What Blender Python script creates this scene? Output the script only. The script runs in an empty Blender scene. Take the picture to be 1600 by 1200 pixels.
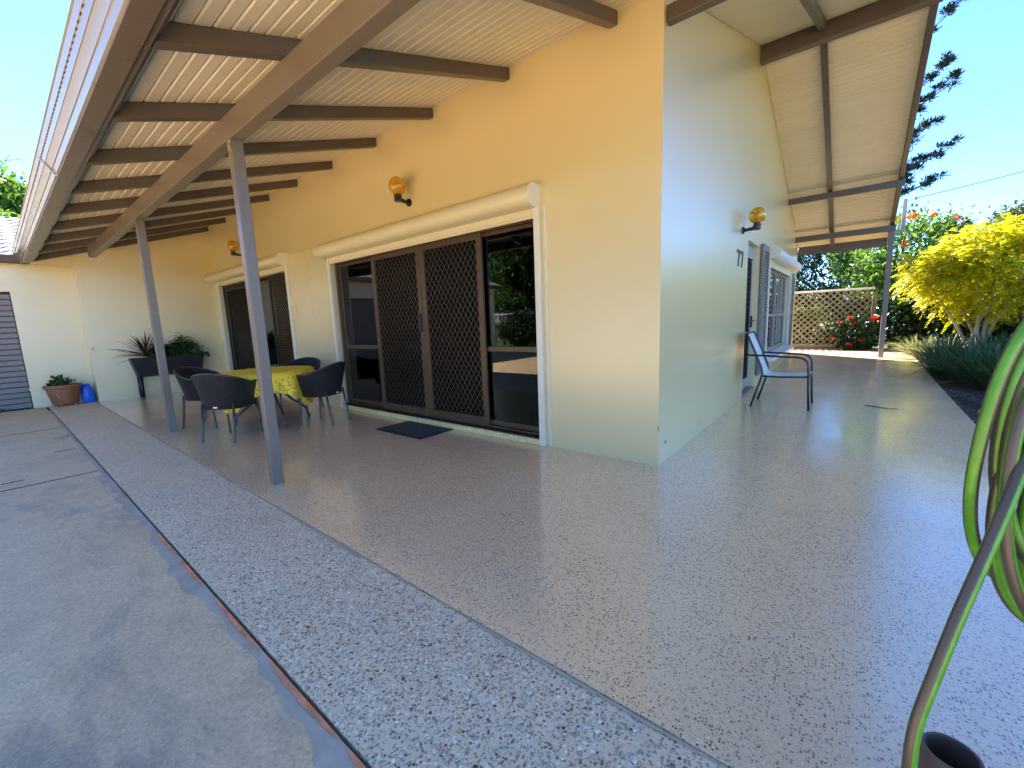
import bpy, math, random
import numpy as np
from mathutils import Vector, Matrix

random.seed(7)
RNG = np.random.default_rng(11)
scene = bpy.context.scene
COL = scene.collection

# ------------------------------------------------------------------ camera
cam_d = bpy.data.cameras.new("camera")
cam = bpy.data.objects.new("camera", cam_d)
COL.objects.link(cam)
cam_d.sensor_fit = 'HORIZONTAL'
cam_d.sensor_width = 36.0
cam_d.lens = 657.07 / 1600 * 36.0
cam_d.clip_start = 0.05
cam_d.clip_end = 3000
YAW, PITCH, ROLL = -0.685462, 0.147583, 0.0381846
_f = Vector((math.sin(YAW) * math.cos(PITCH), math.cos(YAW) * math.cos(PITCH), -math.sin(PITCH)))
_r = Vector((math.cos(YAW), -math.sin(YAW), 0))
_d = _f.cross(_r)
_rr = math.cos(ROLL) * _r + math.sin(ROLL) * _d
_dd = -math.sin(ROLL) * _r + math.cos(ROLL) * _d
cam.matrix_world = Matrix(((_rr.x, -_dd.x, -_f.x, 1.217), (_rr.y, -_dd.y, -_f.y, -3.384),
                           (_rr.z, -_dd.z, -_f.z, 1.25), (0, 0, 0, 1)))
scene.camera = cam

# ------------------------------------------------------------------ sky, sun, exposure
SUN_TO = Vector((-1.0, 0.55, 1.0)).normalized()      # direction towards the sun
world = bpy.data.worlds.new("World")
scene.world = world
world.use_nodes = True
wn = world.node_tree.nodes
wl = world.node_tree.links
for n in list(wn):
    wn.remove(n)
sky = wn.new('ShaderNodeTexSky')
sky.sky_type = 'NISHITA'
sky.sun_disc = False
sky.sun_elevation = math.asin(SUN_TO.z)
sky.sun_rotation = math.atan2(SUN_TO.x, SUN_TO.y) % (2 * math.pi)
sky.air_density = 0.72
sky.dust_density = 0.0
sky.ozone_density = 10.0
sky.altitude = 600
bg = wn.new('ShaderNodeBackground')
bg.inputs['Strength'].default_value = 0.083
wo = wn.new('ShaderNodeOutputWorld')
wl.new(sky.outputs[0], bg.inputs[0])
wl.new(bg.outputs[0], wo.inputs[0])

sun_d = bpy.data.lights.new("sun", 'SUN')
sun_d.energy = 4.7
sun_d.angle = math.radians(0.53)
sun_d.color = (1.0, 0.93, 0.82)
sun = bpy.data.objects.new("sun", sun_d)
COL.objects.link(sun)
sun.rotation_euler = SUN_TO.to_track_quat('Z', 'Y').to_euler()
sun.location = (-20, 11, 20)

scene.view_settings.view_transform = 'Standard'
scene.view_settings.look = 'None'
scene.view_settings.gamma = 1.0
scene.view_settings.exposure = 3.1
scene.view_settings.use_curve_mapping = False
scene.cycles.max_bounces = 10
scene.cycles.diffuse_bounces = 6
scene.cycles.glossy_bounces = 4
scene.cycles.transparent_max_bounces = 16
scene.cycles.caustics_reflective = False
scene.cycles.caustics_refractive = False
scene.cycles.use_denoising = True

# ------------------------------------------------------------------ materials
def lin(c):
    return tuple(((v / 255) / 12.92 if v / 255 <= 0.04045 else ((v / 255 + 0.055) / 1.055) ** 2.4) for v in c)


class NT:
    """small helper round a material's node tree"""
    def __init__(self, name):
        self.m = bpy.data.materials.new(name)
        self.m.use_nodes = True
        self.t = self.m.node_tree
        self.b = self.t.nodes['Principled BSDF']
        self.out = self.t.nodes['Material Output']
        self.co = self.t.nodes.new('ShaderNodeTexCoord')
        self.vec = None

    def n(self, typ, **kw):
        nd = self.t.nodes.new(typ)
        for k, v in kw.items():
            setattr(nd, k, v)
        return nd

    def l(self, a, b):
        self.t.links.new(a, b)

    def pos(self, kind='world', scale=(1, 1, 1), rot=(0, 0, 0)):
        mp = self.n('ShaderNodeMapping')
        mp.inputs['Scale'].default_value = scale
        mp.inputs['Rotation'].default_value = rot
        if kind == 'world':
            g = self.n('ShaderNodeNewGeometry')
            self.l(g.outputs['Position'], mp.inputs['Vector'])
        else:
            self.l(self.co.outputs[kind], mp.inputs['Vector'])
        return mp.outputs[0]

    def noise(self, v, scale, detail=4, rough=0.6, dist=0.0):
        nd = self.n('ShaderNodeTexNoise')
        nd.inputs['Scale'].default_value = scale
        nd.inputs['Detail'].default_value = detail
        nd.inputs['Roughness'].default_value = rough
        nd.inputs['Distortion'].default_value = dist
        self.l(v, nd.inputs['Vector'])
        return nd.outputs['Fac']

    def voro(self, v, scale, feature='F1', out='Distance', rand=1.0):
        nd = self.n('ShaderNodeTexVoronoi', feature=feature)
        nd.inputs['Scale'].default_value = scale
        nd.inputs['Randomness'].default_value = rand
        self.l(v, nd.inputs['Vector'])
        return nd.outputs[out]

    def ramp(self, fac, stops, interp='LINEAR'):
        nd = self.n('ShaderNodeValToRGB')
        cr = nd.color_ramp
        cr.interpolation = interp
        cr.elements.remove(cr.elements[1])
        for i, (p, c) in enumerate(stops):
            e = cr.elements[0] if i == 0 else cr.elements.new(p)
            e.position = p
            e.color = (c, c, c, 1) if isinstance(c, (int, float)) else (*c, 1)
        self.l(fac, nd.inputs[0])
        return nd.outputs[0]

    def mix(self, fac, a, b, mode='MIX'):
        nd = self.n('ShaderNodeMix', data_type='RGBA', blend_type=mode)
        for sock, v in ((nd.inputs[0], fac), (nd.inputs[6], a), (nd.inputs[7], b)):
            if isinstance(v, (int, float)):
                sock.default_value = v
            elif isinstance(v, tuple):
                sock.default_value = (*v, 1)
            else:
                self.l(v, sock)
        return nd.outputs[2]

    def math(self, op, a, b=0.0):
        nd = self.n('ShaderNodeMath', operation=op)
        for i, v in enumerate((a, b)):
            if isinstance(v, (int, float)):
                nd.inputs[i].default_value = v
            else:
                self.l(v, nd.inputs[i])
        return nd.outputs[0]

    def bump(self, h, strength=0.3, dist=0.01, prev=None):
        nd = self.n('ShaderNodeBump')
        nd.inputs['Strength'].default_value = strength
        nd.inputs['Distance'].default_value = dist
        self.l(h, nd.inputs['Height'])
        if prev:
            self.l(prev, nd.inputs['Normal'])
        return nd.outputs[0]

    def set(self, **kw):
        for k, v in kw.items():
            s = self.b.inputs[k.replace('_', ' ')]
            if isinstance(v, (int, float)):
                s.default_value = v
            elif isinstance(v, tuple):
                s.default_value = (*v, 1) if len(v) == 3 else v
            else:
                self.l(v, s)
        return self


M = {}


def plain(name, col, rough=0.5, var=0.12, scale=6, metallic=0.0, bump=0.05, bscale=80, spec=0.5, coat=0.0, coord='world', rv=0.07):
    k = NT(name)
    v = k.pos(coord)
    f = k.noise(v, scale, 5)
    lo = tuple(c * (1 - var) for c in col)
    hi = tuple(min(1, c * (1 + var)) for c in col)
    k.set(Base_Color=k.ramp(f, [(0.3, lo), (0.7, hi)]), Metallic=metallic)
    k.b.inputs['Specular IOR Level'].default_value = spec
    k.b.inputs['Coat Weight'].default_value = coat
    k.b.inputs['Coat Roughness'].default_value = 0.2
    f2 = k.noise(v, bscale, 3)
    k.set(Roughness=k.ramp(f, [(0.2, max(0, rough - rv)), (0.8, min(1, rough + rv))]))
    if bump:
        k.set(Normal=k.bump(f2, bump, 0.004))
    M[name] = k.m
    return k


# painted render (cream yellow, semi gloss)
k = NT('wall_paint')
v = k.pos()
big = k.noise(v, 0.9, 6, 0.62)
fine = k.noise(v, 38, 5, 0.7)
trow = k.noise(k.pos(scale=(1, 1, 1.6)), 7, 4, 0.6, 0.8)
col = k.ramp(big, [(0.3, (0.655, 0.535, 0.275)), (0.7, (0.70, 0.575, 0.30))])
# splash dirt low on the wall and a few grubby patches, broken up by noise
sz = k.n('ShaderNodeSeparateXYZ')
k.l(v, sz.inputs[0])
low = k.ramp(k.math('ADD', sz.outputs[2], k.math('MULTIPLY', k.noise(v, 6, 5, 0.7), 0.35)), [(0.10, 1.0), (0.34, 0.0)])
patch = k.ramp(k.noise(v, 1.7, 7, 0.75), [(0.60, 0.0), (0.75, 1.0)])
grub = k.math('ADD', k.math('MULTIPLY', low, 0.22), k.math('MULTIPLY', patch, 0.10))
col = k.mix(grub, col, (0.40, 0.32, 0.19))
k.set(Base_Color=col, Roughness=0.36)
k.b.inputs['Specular IOR Level'].default_value = 0.6
nb = k.bump(fine, 0.13, 0.003)
nb = k.bump(trow, 0.07, 0.010, nb)
k.set(Normal=nb)
k.b.inputs['Coat Weight'].default_value = 1.0
k.b.inputs['Coat IOR'].default_value = 1.75
k.b.inputs['Coat Roughness'].default_value = 0.30
k.l(k.bump(trow, 0.03, 0.010), k.b.inputs['Coat Normal'])
M['wall_paint'] = k.m

plain('sill_paint', (0.70, 0.55, 0.25), 0.6, 0.2, 30, bump=0.5, bscale=120)
plain('trim_brown', (0.098, 0.076, 0.064), 0.38, 0.10, 5, bump=0.08, bscale=60)
plain('post_paint', (0.150, 0.122, 0.098), 0.36, 0.08, 4, bump=0.06, bscale=90)
plain('gutter_paint', (0.20, 0.172, 0.122), 0.22, 0.07, 3, bump=0.02)
plain('gutter_dark', (0.095, 0.075, 0.06), 0.3, 0.08, 3, bump=0.02)
plain('shutter_cream', (0.70, 0.60, 0.38), 0.30, 0.03, 3, bump=0.0, rv=0.0)
plain('shutter_cap', (0.70, 0.66, 0.52), 0.4, 0.05, 3, bump=0.02)
plain('bronze_frame', (0.095, 0.060, 0.032), 0.36, 0.10, 6, metallic=0.25, bump=0.03)
plain('dark_frame', (0.013, 0.009, 0.007), 0.5, 0.2, 6, bump=0.05, spec=0.25)
plain('mesh_metal', (0.20, 0.15, 0.105), 0.35, 0.1, 40, metallic=0.6, bump=0.0)
plain('black_plastic', (0.012, 0.012, 0.014), 0.35, 0.2, 20, bump=0.03)
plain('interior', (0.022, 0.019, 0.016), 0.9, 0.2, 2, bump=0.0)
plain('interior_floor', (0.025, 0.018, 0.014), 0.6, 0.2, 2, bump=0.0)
plain('curtain', (0.16, 0.13, 0.10), 0.9, 0.2, 9, bump=0.0)
plain('white_trim', (0.78, 0.77, 0.74), 0.35, 0.03, 5, bump=0.0, rv=0.0)
plain('roller_grey', (0.185, 0.165, 0.15), 0.4, 0.10, 4, bump=0.04)
plain('roof_tile', (0.30, 0.29, 0.285), 0.6, 0.18, 8, bump=0.3, bscale=40)
plain('steel', (0.30, 0.30, 0.31), 0.3, 0.1, 10, metallic=0.8, bump=0.0)
plain('number_black', (0.03, 0.028, 0.026), 0.4, 0.1, 30, bump=0.0)
plain('terracotta', (0.30, 0.105, 0.045), 0.6, 0.25, 7, bump=0.25, bscale=50)
plain('scratch_clay', (0.50, 0.26, 0.16), 0.8, 0.2, 20, bump=0.0)
plain('blue_plastic', (0.008, 0.10, 0.55), 0.35, 0.15, 9, bump=0.15, bscale=18)
plain('planter_plastic', (0.006, 0.006, 0.007), 0.5, 0.25, 12, bump=0.08)
plain('soil', (0.03, 0.02, 0.013), 0.95, 0.4, 30, bump=0.8, bscale=60)
plain('wicker_frame', (0.030, 0.027, 0.028), 0.4, 0.15, 20, bump=0.03)
plain('leg_grey', (0.055, 0.050, 0.050), 0.33, 0.15, 20, metallic=0.3, bump=0.0)
plain('sling_frame', (0.012, 0.014, 0.026), 0.3, 0.1, 10, bump=0.0)
plain('sling_fabric', (0.66, 0.62, 0.55), 0.55, 0.06, 30, bump=0.2, bscale=350)
plain('mat_rubber', (0.012, 0.012, 0.012), 0.55, 0.2, 10, bump=0.1)
plain('fence_timber', (0.21, 0.18, 0.11), 0.75, 0.3, 5, bump=0.4, bscale=30)
plain('fence_rail', (0.66, 0.62, 0.58), 0.6, 0.12, 5, bump=0.2, bscale=30)
plain('bark', (0.15, 0.115, 0.085), 0.9, 0.35, 9, bump=0.9, bscale=30)
plain('pale_bark', (0.42, 0.36, 0.28), 0.85, 0.25, 9, bump=0.6, bscale=30)
plain('twig', (0.23, 0.20, 0.185), 0.85, 0.2, 9, bump=0.0)
plain('brick', (0.34, 0.20, 0.15), 0.8, 0.3, 7, bump=0.5, bscale=50)
plain('stone', (0.36, 0.31, 0.27), 0.8, 0.2, 9, bump=0.4, bscale=20)
plain('pipe_brown', (0.11, 0.065, 0.045), 0.5, 0.25, 12, bump=0.2)
plain('wire_black', (0.02, 0.02, 0.022), 0.5, 0.1, 10, bump=0.0)
plain('mast_grey', (0.30, 0.28, 0.26), 0.4, 0.1, 6, bump=0.03)
plain('porcelain', (0.09, 0.07, 0.10), 0.25, 0.1, 10, bump=0.0)
plain('mulch', (0.045, 0.030, 0.022), 0.95, 0.5, 18, bump=1.0, bscale=35)
plain('pink_mortar', (0.82, 0.29, 0.13), 0.85, 0.25, 14, bump=0.4, bscale=60)
plain('joint_dark', (0.045, 0.038, 0.032), 0.95, 0.3, 20, bump=0.5)
plain('grout_grey', (0.50, 0.41, 0.30), 0.85, 0.18, 9, bump=0.4, bscale=70)
plain('white_metal', (0.75, 0.76, 0.78), 0.3, 0.05, 5, bump=0.0)
plain('gravelly_soil', (0.11, 0.095, 0.06), 0.95, 0.4, 1.2, bump=0.6, bscale=12)


def leaf_mat(name, cols, trans=0.35, rough=0.45, spec=0.4):
    k = NT(name)
    g = k.n('ShaderNodeNewGeometry')
    nz = k.noise(k.pos(), 2.2, 3)
    fac = k.math('ADD', k.math('MULTIPLY', g.outputs['Random Per Island'], 0.7), k.math('MULTIPLY', nz, 0.35))
    n = len(cols)
    c = k.ramp(fac, [(0.08 + 0.86 * i / max(1, n - 1), cc) for i, cc in enumerate(cols)])
    k.set(Base_Color=c, Roughness=rough)
    k.b.inputs['Specular IOR Level'].default_value = spec
    tr = k.n('ShaderNodeBsdfTranslucent')
    k.l(k.mix(1.0, c, (1.0, 1.0, 0.55), 'MULTIPLY'), tr.inputs[0])
    mx = k.n('ShaderNodeMixShader')
    mx.inputs[0].default_value = trans
    k.l(k.b.outputs[0], mx.inputs[1])
    k.l(tr.outputs[0], mx.inputs[2])
    k.l(mx.outputs[0], k.out.inputs[0])
    M[name] = k.m


leaf_mat('leaf_dark', [(0.012, 0.03, 0.012), (0.022, 0.055, 0.018), (0.04, 0.085, 0.025)], 0.2, 0.35)
leaf_mat('leaf_mid', [(0.025, 0.06, 0.012), (0.05, 0.11, 0.02), (0.09, 0.16, 0.03)], 0.35)
leaf_mat('leaf_bright', [(0.05, 0.12, 0.015), (0.10, 0.20, 0.03), (0.17, 0.27, 0.05)], 0.4)
leaf_mat('leaf_yellow', [(0.16, 0.22, 0.010), (0.40, 0.42, 0.010), (0.64, 0.58, 0.010), (0.74, 0.65, 0.012)], 0.5)
leaf_mat('leaf_grass', [(0.04, 0.085, 0.03), (0.075, 0.14, 0.05), (0.14, 0.20, 0.08)], 0.3, 0.4)
leaf_mat('leaf_grass_sunlit', [(0.16, 0.19, 0.08), (0.28, 0.30, 0.15), (0.10, 0.15, 0.05)], 0.35, 0.45)  # paler copy of leaf_grass: sunlight on the clumps put into the colour
leaf_mat('leaf_pine', [(0.010, 0.022, 0.012), (0.022, 0.040, 0.020), (0.05, 0.065, 0.028)], 0.15, 0.5)
leaf_mat('leaf_olive', [(0.05, 0.06, 0.02), (0.08, 0.09, 0.035), (0.11, 0.11, 0.05)], 0.3)
leaf_mat('leaf_maroon', [(0.022, 0.008, 0.008), (0.045, 0.014, 0.013), (0.06, 0.03, 0.018)], 0.25, 0.4)
leaf_mat('leaf_striped', [(0.03, 0.085, 0.015), (0.07, 0.14, 0.02), (0.22, 0.27, 0.05)], 0.3, 0.4)
leaf_mat('petal_red', [(0.42, 0.02, 0.010), (0.62, 0.04, 0.015), (0.70, 0.10, 0.03)], 0.3, 0.5)
leaf_mat('petal_orange', [(0.62, 0.06, 0.015), (0.72, 0.13, 0.025), (0.75, 0.22, 0.06)], 0.3, 0.5)
leaf_mat('petal_pink', [(0.60, 0.05, 0.12), (0.70, 0.12, 0.2)], 0.3, 0.5)

# ceiling boards, painted cream timber
k = NT('board_paint')
v = k.pos()
g = k.n('ShaderNodeObjectInfo')
c = k.ramp(k.noise(v, 1.3, 4), [(0.3, (0.70, 0.62, 0.47)), (0.7, (0.76, 0.68, 0.525))])
c = k.mix(k.math('MULTIPLY', g.outputs['Random'], 0.14), c, (0.58, 0.50, 0.38))
k.set(Base_Color=c, Roughness=0.42)
k.set(Normal=k.bump(k.noise(k.pos(scale=(2, 60, 60)), 3, 3), 0.05, 0.002))
M['board_paint'] = k.m

# glass: clear tinted pane, reflection by Fresnel
k = NT('glass')
tr = k.n('ShaderNodeBsdfTransparent')
tr.inputs[0].default_value = (0.42, 0.43, 0.42, 1)
gl = k.n('ShaderNodeBsdfGlossy')
gl.inputs['Roughness'].default_value = 0.0
gl.inputs['Color'].default_value = (1, 1, 1, 1)
fr = k.n('ShaderNodeFresnel')
fr.inputs[0].default_value = 1.45
mx = k.n('ShaderNodeMixShader')
k.l(fr.outputs[0], mx.inputs[0])
k.l(tr.outputs[0], mx.inputs[1])
k.l(gl.outputs[0], mx.inputs[2])
k.l(mx.outputs[0], k.out.inputs[0])
nz = k.noise(k.pos(), 1.1, 1)
k.l(k.bump(nz, 0.02, 0.01), gl.inputs['Normal'])
M['glass'] = k.m

# black fly-screen behind the security grille
k = NT('flyscreen')
tr = k.n('ShaderNodeBsdfTransparent')
k.set(Base_Color=(0.007, 0.005, 0.004), Roughness=0.9)
k.b.inputs['Specular IOR Level'].default_value = 0.1
mx = k.n('ShaderNodeMixShader')
mx.inputs[0].default_value = 0.68
k.l(tr.outputs[0], mx.inputs[1])
k.l(k.b.outputs[0], mx.inputs[2])
k.l(mx.outputs[0], k.out.inputs[0])
M['flyscreen'] = k.m

# amber acrylic globe
k = NT('amber')
k.set(Base_Color=(0.90, 0.46, 0.015), Roughness=0.08)
k.b.inputs['Transmission Weight'].default_value = 0.55
k.b.inputs['Coat Weight'].default_value = 0.5
k.b.inputs['Subsurface Weight'].default_value = 0.0
M['amber'] = k.m

# wicker weave from the mesh UVs (u along the band, v up)
k = NT('wicker')
uv = k.pos('UV', (1, 1, 1))
w1 = k.n('ShaderNodeTexWave', wave_type='BANDS', bands_direction='X')
w1.inputs['Scale'].default_value = 26
w2 = k.n('ShaderNodeTexWave', wave_type='BANDS', bands_direction='Y')
w2.inputs['Scale'].default_value = 11
k.l(uv, w1.inputs[0])
k.l(uv, w2.inputs[0])
h = k.math('MULTIPLY', w1.outputs['Fac'], w2.outputs['Fac'])
c = k.ramp(k.math('ADD', h, k.math('MULTIPLY', k.noise(k.pos(), 70, 2), 0.3)), [(0.1, (0.006, 0.005, 0.005)), (0.5, (0.019, 0.017, 0.017)), (1.0, (0.050, 0.045, 0.043))])
k.set(Base_Color=c, Roughness=0.42)
k.set(Normal=k.bump(h, 1.0, 0.012))
M['wicker'] = k.m

# tablecloth: yellow with olive / brown print
k = NT('cloth_yellow')
o = k.pos('Object')
vr = k.voro(o, 17, 'F1', 'Distance', 0.25)
dots = k.ramp(vr, [(0.16, 1.0), (0.24, 0.0)])
vr2 = k.voro(o, 34, 'F1', 'Distance', 0.9)
fl = k.ramp(k.noise(o, 26, 5, 0.7, 1.2), [(0.53, 0.0), (0.57, 1.0)])
sx = k.n('ShaderNodeSeparateXYZ')
k.l(o, sx.inputs[0])
band = k.ramp(sx.outputs[2], [(0.69, 1.0), (0.715, 0.0)])
hemb = k.ramp(sx.outputs[2], [(0.6, 1.0), (0.66, 0.35)])
c = k.ramp(k.noise(o, 5, 3), [(0.3, (0.72, 0.50, 0.022)), (0.7, (0.82, 0.60, 0.035))])
c = k.mix(k.math('MULTIPLY', dots, 0.85), c, (0.16, 0.12, 0.02))
c = k.mix(k.math('MULTIPLY', k.math('MULTIPLY', fl, band), hemb), c, (0.30, 0.13, 0.025))
k.set(Base_Color=c, Roughness=0.7)
M['cloth_yellow'] = k.m

# hose: green stripe and grey-brown braid, from UVs (x along, y around)
k = NT('hose')
uv = k.pos('UV')
sx = k.n('ShaderNodeSeparateXYZ')
k.l(uv, sx.inputs[0])
st = k.ramp(k.math('FRACT', sx.outputs[1]), [(0.0, 0.0), (0.13, 1.0), (0.38, 0.0), (0.63, 1.0), (0.88, 0.0)], 'CONSTANT')
ch = k.n('ShaderNodeTexChecker')
ch.inputs['Scale'].default_value = 1.0
mp = k.pos('UV', (900, 46, 1), (0, 0, 0))
k.l(mp, ch.inputs[0])
br = k.mix(ch.outputs['Fac'], (0.02, 0.017, 0.013), (0.10, 0.085, 0.058))
gn = k.ramp(k.noise(k.pos(), 60, 3), [(0.35, (0.05, 0.20, 0.008)), (0.7, (0.08, 0.28, 0.012))])
k.set(Base_Color=k.mix(st, br, gn), Roughness=0.38)
M['hose'] = k.m

# driveway concrete
k = NT('concrete')
v = k.pos()
a = k.noise(v, 0.9, 8, 0.7)
b2 = k.noise(v, 9, 6, 0.75)
c3 = k.noise(v, 130, 3, 0.7)
c = k.ramp(a, [(0.28, (0.55, 0.385, 0.205)), (0.5, (0.75, 0.525, 0.285)), (0.75, (0.85, 0.61, 0.345))])
c = k.mix(0.45, c, k.ramp(b2, [(0.3, (0.54, 0.385, 0.21)), (0.7, (0.87, 0.63, 0.36))]))
st1 = k.ramp(k.noise(k.pos(scale=(0.7, 1.4, 1)), 1.15, 6, 0.6, 0.6), [(0.53, 0.0), (0.64, 1.0)])
c = k.mix(k.math('MULTIPLY', st1, 0.62), c, (0.29, 0.235, 0.17))
grit = k.noise(v, 55, 6, 0.8)
c = k.mix(0.55, c, k.mix(1.0, c, k.ramp(grit, [(0.30, 0.35), (0.5, 1.0), (0.7, 1.35)]), 'MULTIPLY'))
spk = k.ramp(k.voro(v, 42, 'F1', 'Distance'), [(0.08, 1.0), (0.15, 0.0)])
c = k.mix(k.math('MULTIPLY', spk, 0.4), c, (0.16, 0.13, 0.10))
spw = k.ramp(k.noise(v, 110, 2), [(0.66, 0.0), (0.72, 1.0)])
c = k.mix(k.math('MULTIPLY', spw, 0.6), c, (0.80, 0.70, 0.56))
k.set(Base_Color=c, Roughness=0.72)
nb = k.bump(c3, 0.35, 0.003)
k.set(Normal=k.bump(b2, 0.25, 0.008, nb))
M['concrete'] = k.m

# exposed aggregate: pebbles set in grey cement
k = NT('aggregate')
v = k.pos()
wob = k.n('ShaderNodeVectorMath', operation='ADD')
nzc = k.n('ShaderNodeTexNoise')
nzc.inputs['Scale'].default_value = 25
k.l(v, nzc.inputs['Vector'])
sc = k.n('ShaderNodeVectorMath', operation='SCALE')
sc.inputs['Scale'].default_value = 0.02
k.l(nzc.outputs['Color'], sc.inputs[0])
k.l(v, wob.inputs[0])
k.l(sc.outputs[0], wob.inputs[1])
vp = wob.outputs[0]
d1 = k.voro(vp, 95)
cid = k.voro(vp, 95, 'F1', 'Color')
sep = k.n('ShaderNodeSeparateColor')
k.l(cid, sep.inputs[0])
peb = k.ramp(sep.outputs[0], [(0.0, (0.12, 0.09, 0.065)), (0.05, (0.30, 0.19, 0.10)), (0.14, (0.50, 0.34, 0.18)), (0.3, (0.54, 0.43, 0.30)),
                              (0.55, (0.60, 0.50, 0.37)), (0.75, (0.40, 0.33, 0.24)), (0.94, (0.78, 0.68, 0.53))], 'CONSTANT')
msk = k.ramp(d1, [(0.38, 1.0), (0.52, 0.0)])
few = k.ramp(sep.outputs[1], [(0.30, 0.0), (0.34, 1.0)])
msk = k.math('MULTIPLY', msk, few)
cem = k.ramp(k.noise(v, 3, 6, 0.7), [(0.3, (0.78, 0.58, 0.35)), (0.7, (0.90, 0.69, 0.43))])
k.set(Base_Color=k.mix(msk, cem, peb), Roughness=0.55)
k.set(Normal=k.bump(k.math('MULTIPLY', k.ramp(d1, [(0.0, 1.0), (0.55, 0.0)]), few), 0.9, 0.006))
M['aggregate'] = k.m

# loose look of single pebbles (geometry)
k = NT('pebble')
g = k.n('ShaderNodeNewGeometry')
c = k.ramp(g.outputs['Random Per Island'], [(0.0, (0.09, 0.07, 0.055)), (0.03, (0.28, 0.17, 0.085)), (0.09, (0.52, 0.34, 0.16)), (0.16, (0.40, 0.31, 0.21)),
                                            (0.26, (0.66, 0.50, 0.32)), (0.45, (0.82, 0.65, 0.45)), (0.66, (0.60, 0.46, 0.30)), (0.80, (0.92, 0.80, 0.60)),
                                            (0.96, (0.33, 0.28, 0.14))], 'CONSTANT')
k.set(Base_Color=c, Roughness=0.4)
M['pebble'] = k.m

# patio: sealed fine-stone finish, glossy
k = NT('patio_finish')
v = k.pos()
d1 = k.voro(v, 105)
cid = k.voro(v, 105, 'F1', 'Color')
sep = k.n('ShaderNodeSeparateColor')
k.l(cid, sep.inputs[0])
chip = k.ramp(sep.outputs[0], [(0.0, (0.030, 0.027, 0.026)), (0.16, (0.115, 0.085, 0.065)), (0.30, (0.70, 0.47, 0.28)), (0.62, (0.84, 0.60, 0.37)), (0.86, (0.90, 0.78, 0.60))], 'CONSTANT')
base = k.ramp(k.noise(v, 1.6, 6, 0.65), [(0.3, (0.82, 0.56, 0.315)), (0.7, (0.90, 0.645, 0.38))])
msk = k.ramp(d1, [(0.34, 1.0), (0.5, 0.0)])
dens = k.ramp(k.noise(v, 2.3, 5, 0.7), [(0.35, 0.45), (0.65, 1.0)])
c = k.mix(k.math('MULTIPLY', msk, dens), base, chip)
d2 = k.voro(v, 62)
c2 = k.voro(v, 62, 'F1', 'Color')
s2 = k.n('ShaderNodeSeparateColor')
k.l(c2, s2.inputs[0])
blk = k.math('MULTIPLY', k.ramp(d2, [(0.17, 1.0), (0.24, 0.0)]), k.ramp(s2.outputs[0], [(0.62, 0.0), (0.66, 1.0)]))
wht = k.math('MULTIPLY', k.ramp(d2, [(0.13, 1.0), (0.2, 0.0)]), k.ramp(s2.outputs[1], [(0.68, 0.0), (0.72, 1.0)]))
d3 = k.voro(v, 128)
c3_ = k.voro(v, 128, 'F1', 'Color')
s3 = k.n('ShaderNodeSeparateColor')
k.l(c3_, s3.inputs[0])
fb_ = k.math('MULTIPLY', k.ramp(d3, [(0.2, 1.0), (0.32, 0.0)]), k.ramp(s3.outputs[0], [(0.66, 0.0), (0.70, 1.0)]))
c = k.mix(k.math('MULTIPLY', fb_, 0.75), c, (0.07, 0.05, 0.04))
c = k.mix(blk, c, (0.018, 0.017, 0.018))
c = k.mix(wht, c, (0.66, 0.64, 0.60))
k.set(Base_Color=c, Roughness=0.5)
k.b.inputs['Coat Weight'].default_value = 1.0
k.b.inputs['Coat IOR'].default_value = 1.9
k.set(Coat_Roughness=k.ramp(k.noise(v, 1.9, 5, 0.7), [(0.3, 0.10), (0.7, 0.24)]))
rip = k.noise(k.pos(scale=(1, 1.6, 1)), 22, 5, 0.65)
rip2 = k.noise(v, 2.6, 3, 0.5)
cb = k.bump(rip, 0.05, 0.003)
cb = k.bump(rip2, 0.10, 0.02, cb)
k.set(Normal=cb)
k.l(cb, k.b.inputs['Coat Normal'])
M['patio_finish'] = k.m

# lawn / ground
k = NT('lawn')
v = k.pos()
c = k.ramp(k.noise(v, 0.7, 8, 0.7), [(0.3, (0.035, 0.06, 0.015)), (0.55, (0.06, 0.09, 0.022)), (0.8, (0.12, 0.11, 0.045))])
k.set(Base_Color=c, Roughness=0.95, Normal=k.bump(k.noise(v, 40, 4), 0.8, 0.03))
M['lawn'] = k.m

# door mat with woven relief
k = NT('mat_weave')
v = k.pos(scale=(1, 1, 1), rot=(0, 0, 0.78))
ck = k.n('ShaderNodeTexChecker')
ck.inputs['Scale'].default_value = 46
k.l(v, ck.inputs[0])
c = k.mix(ck.outputs['Fac'], (0.028, 0.038, 0.034), (0.075, 0.09, 0.082))
k.set(Base_Color=c, Roughness=0.85, Normal=k.bump(ck.outputs['Fac'], 0.6, 0.004))
M['mat_weave'] = k.m


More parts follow.
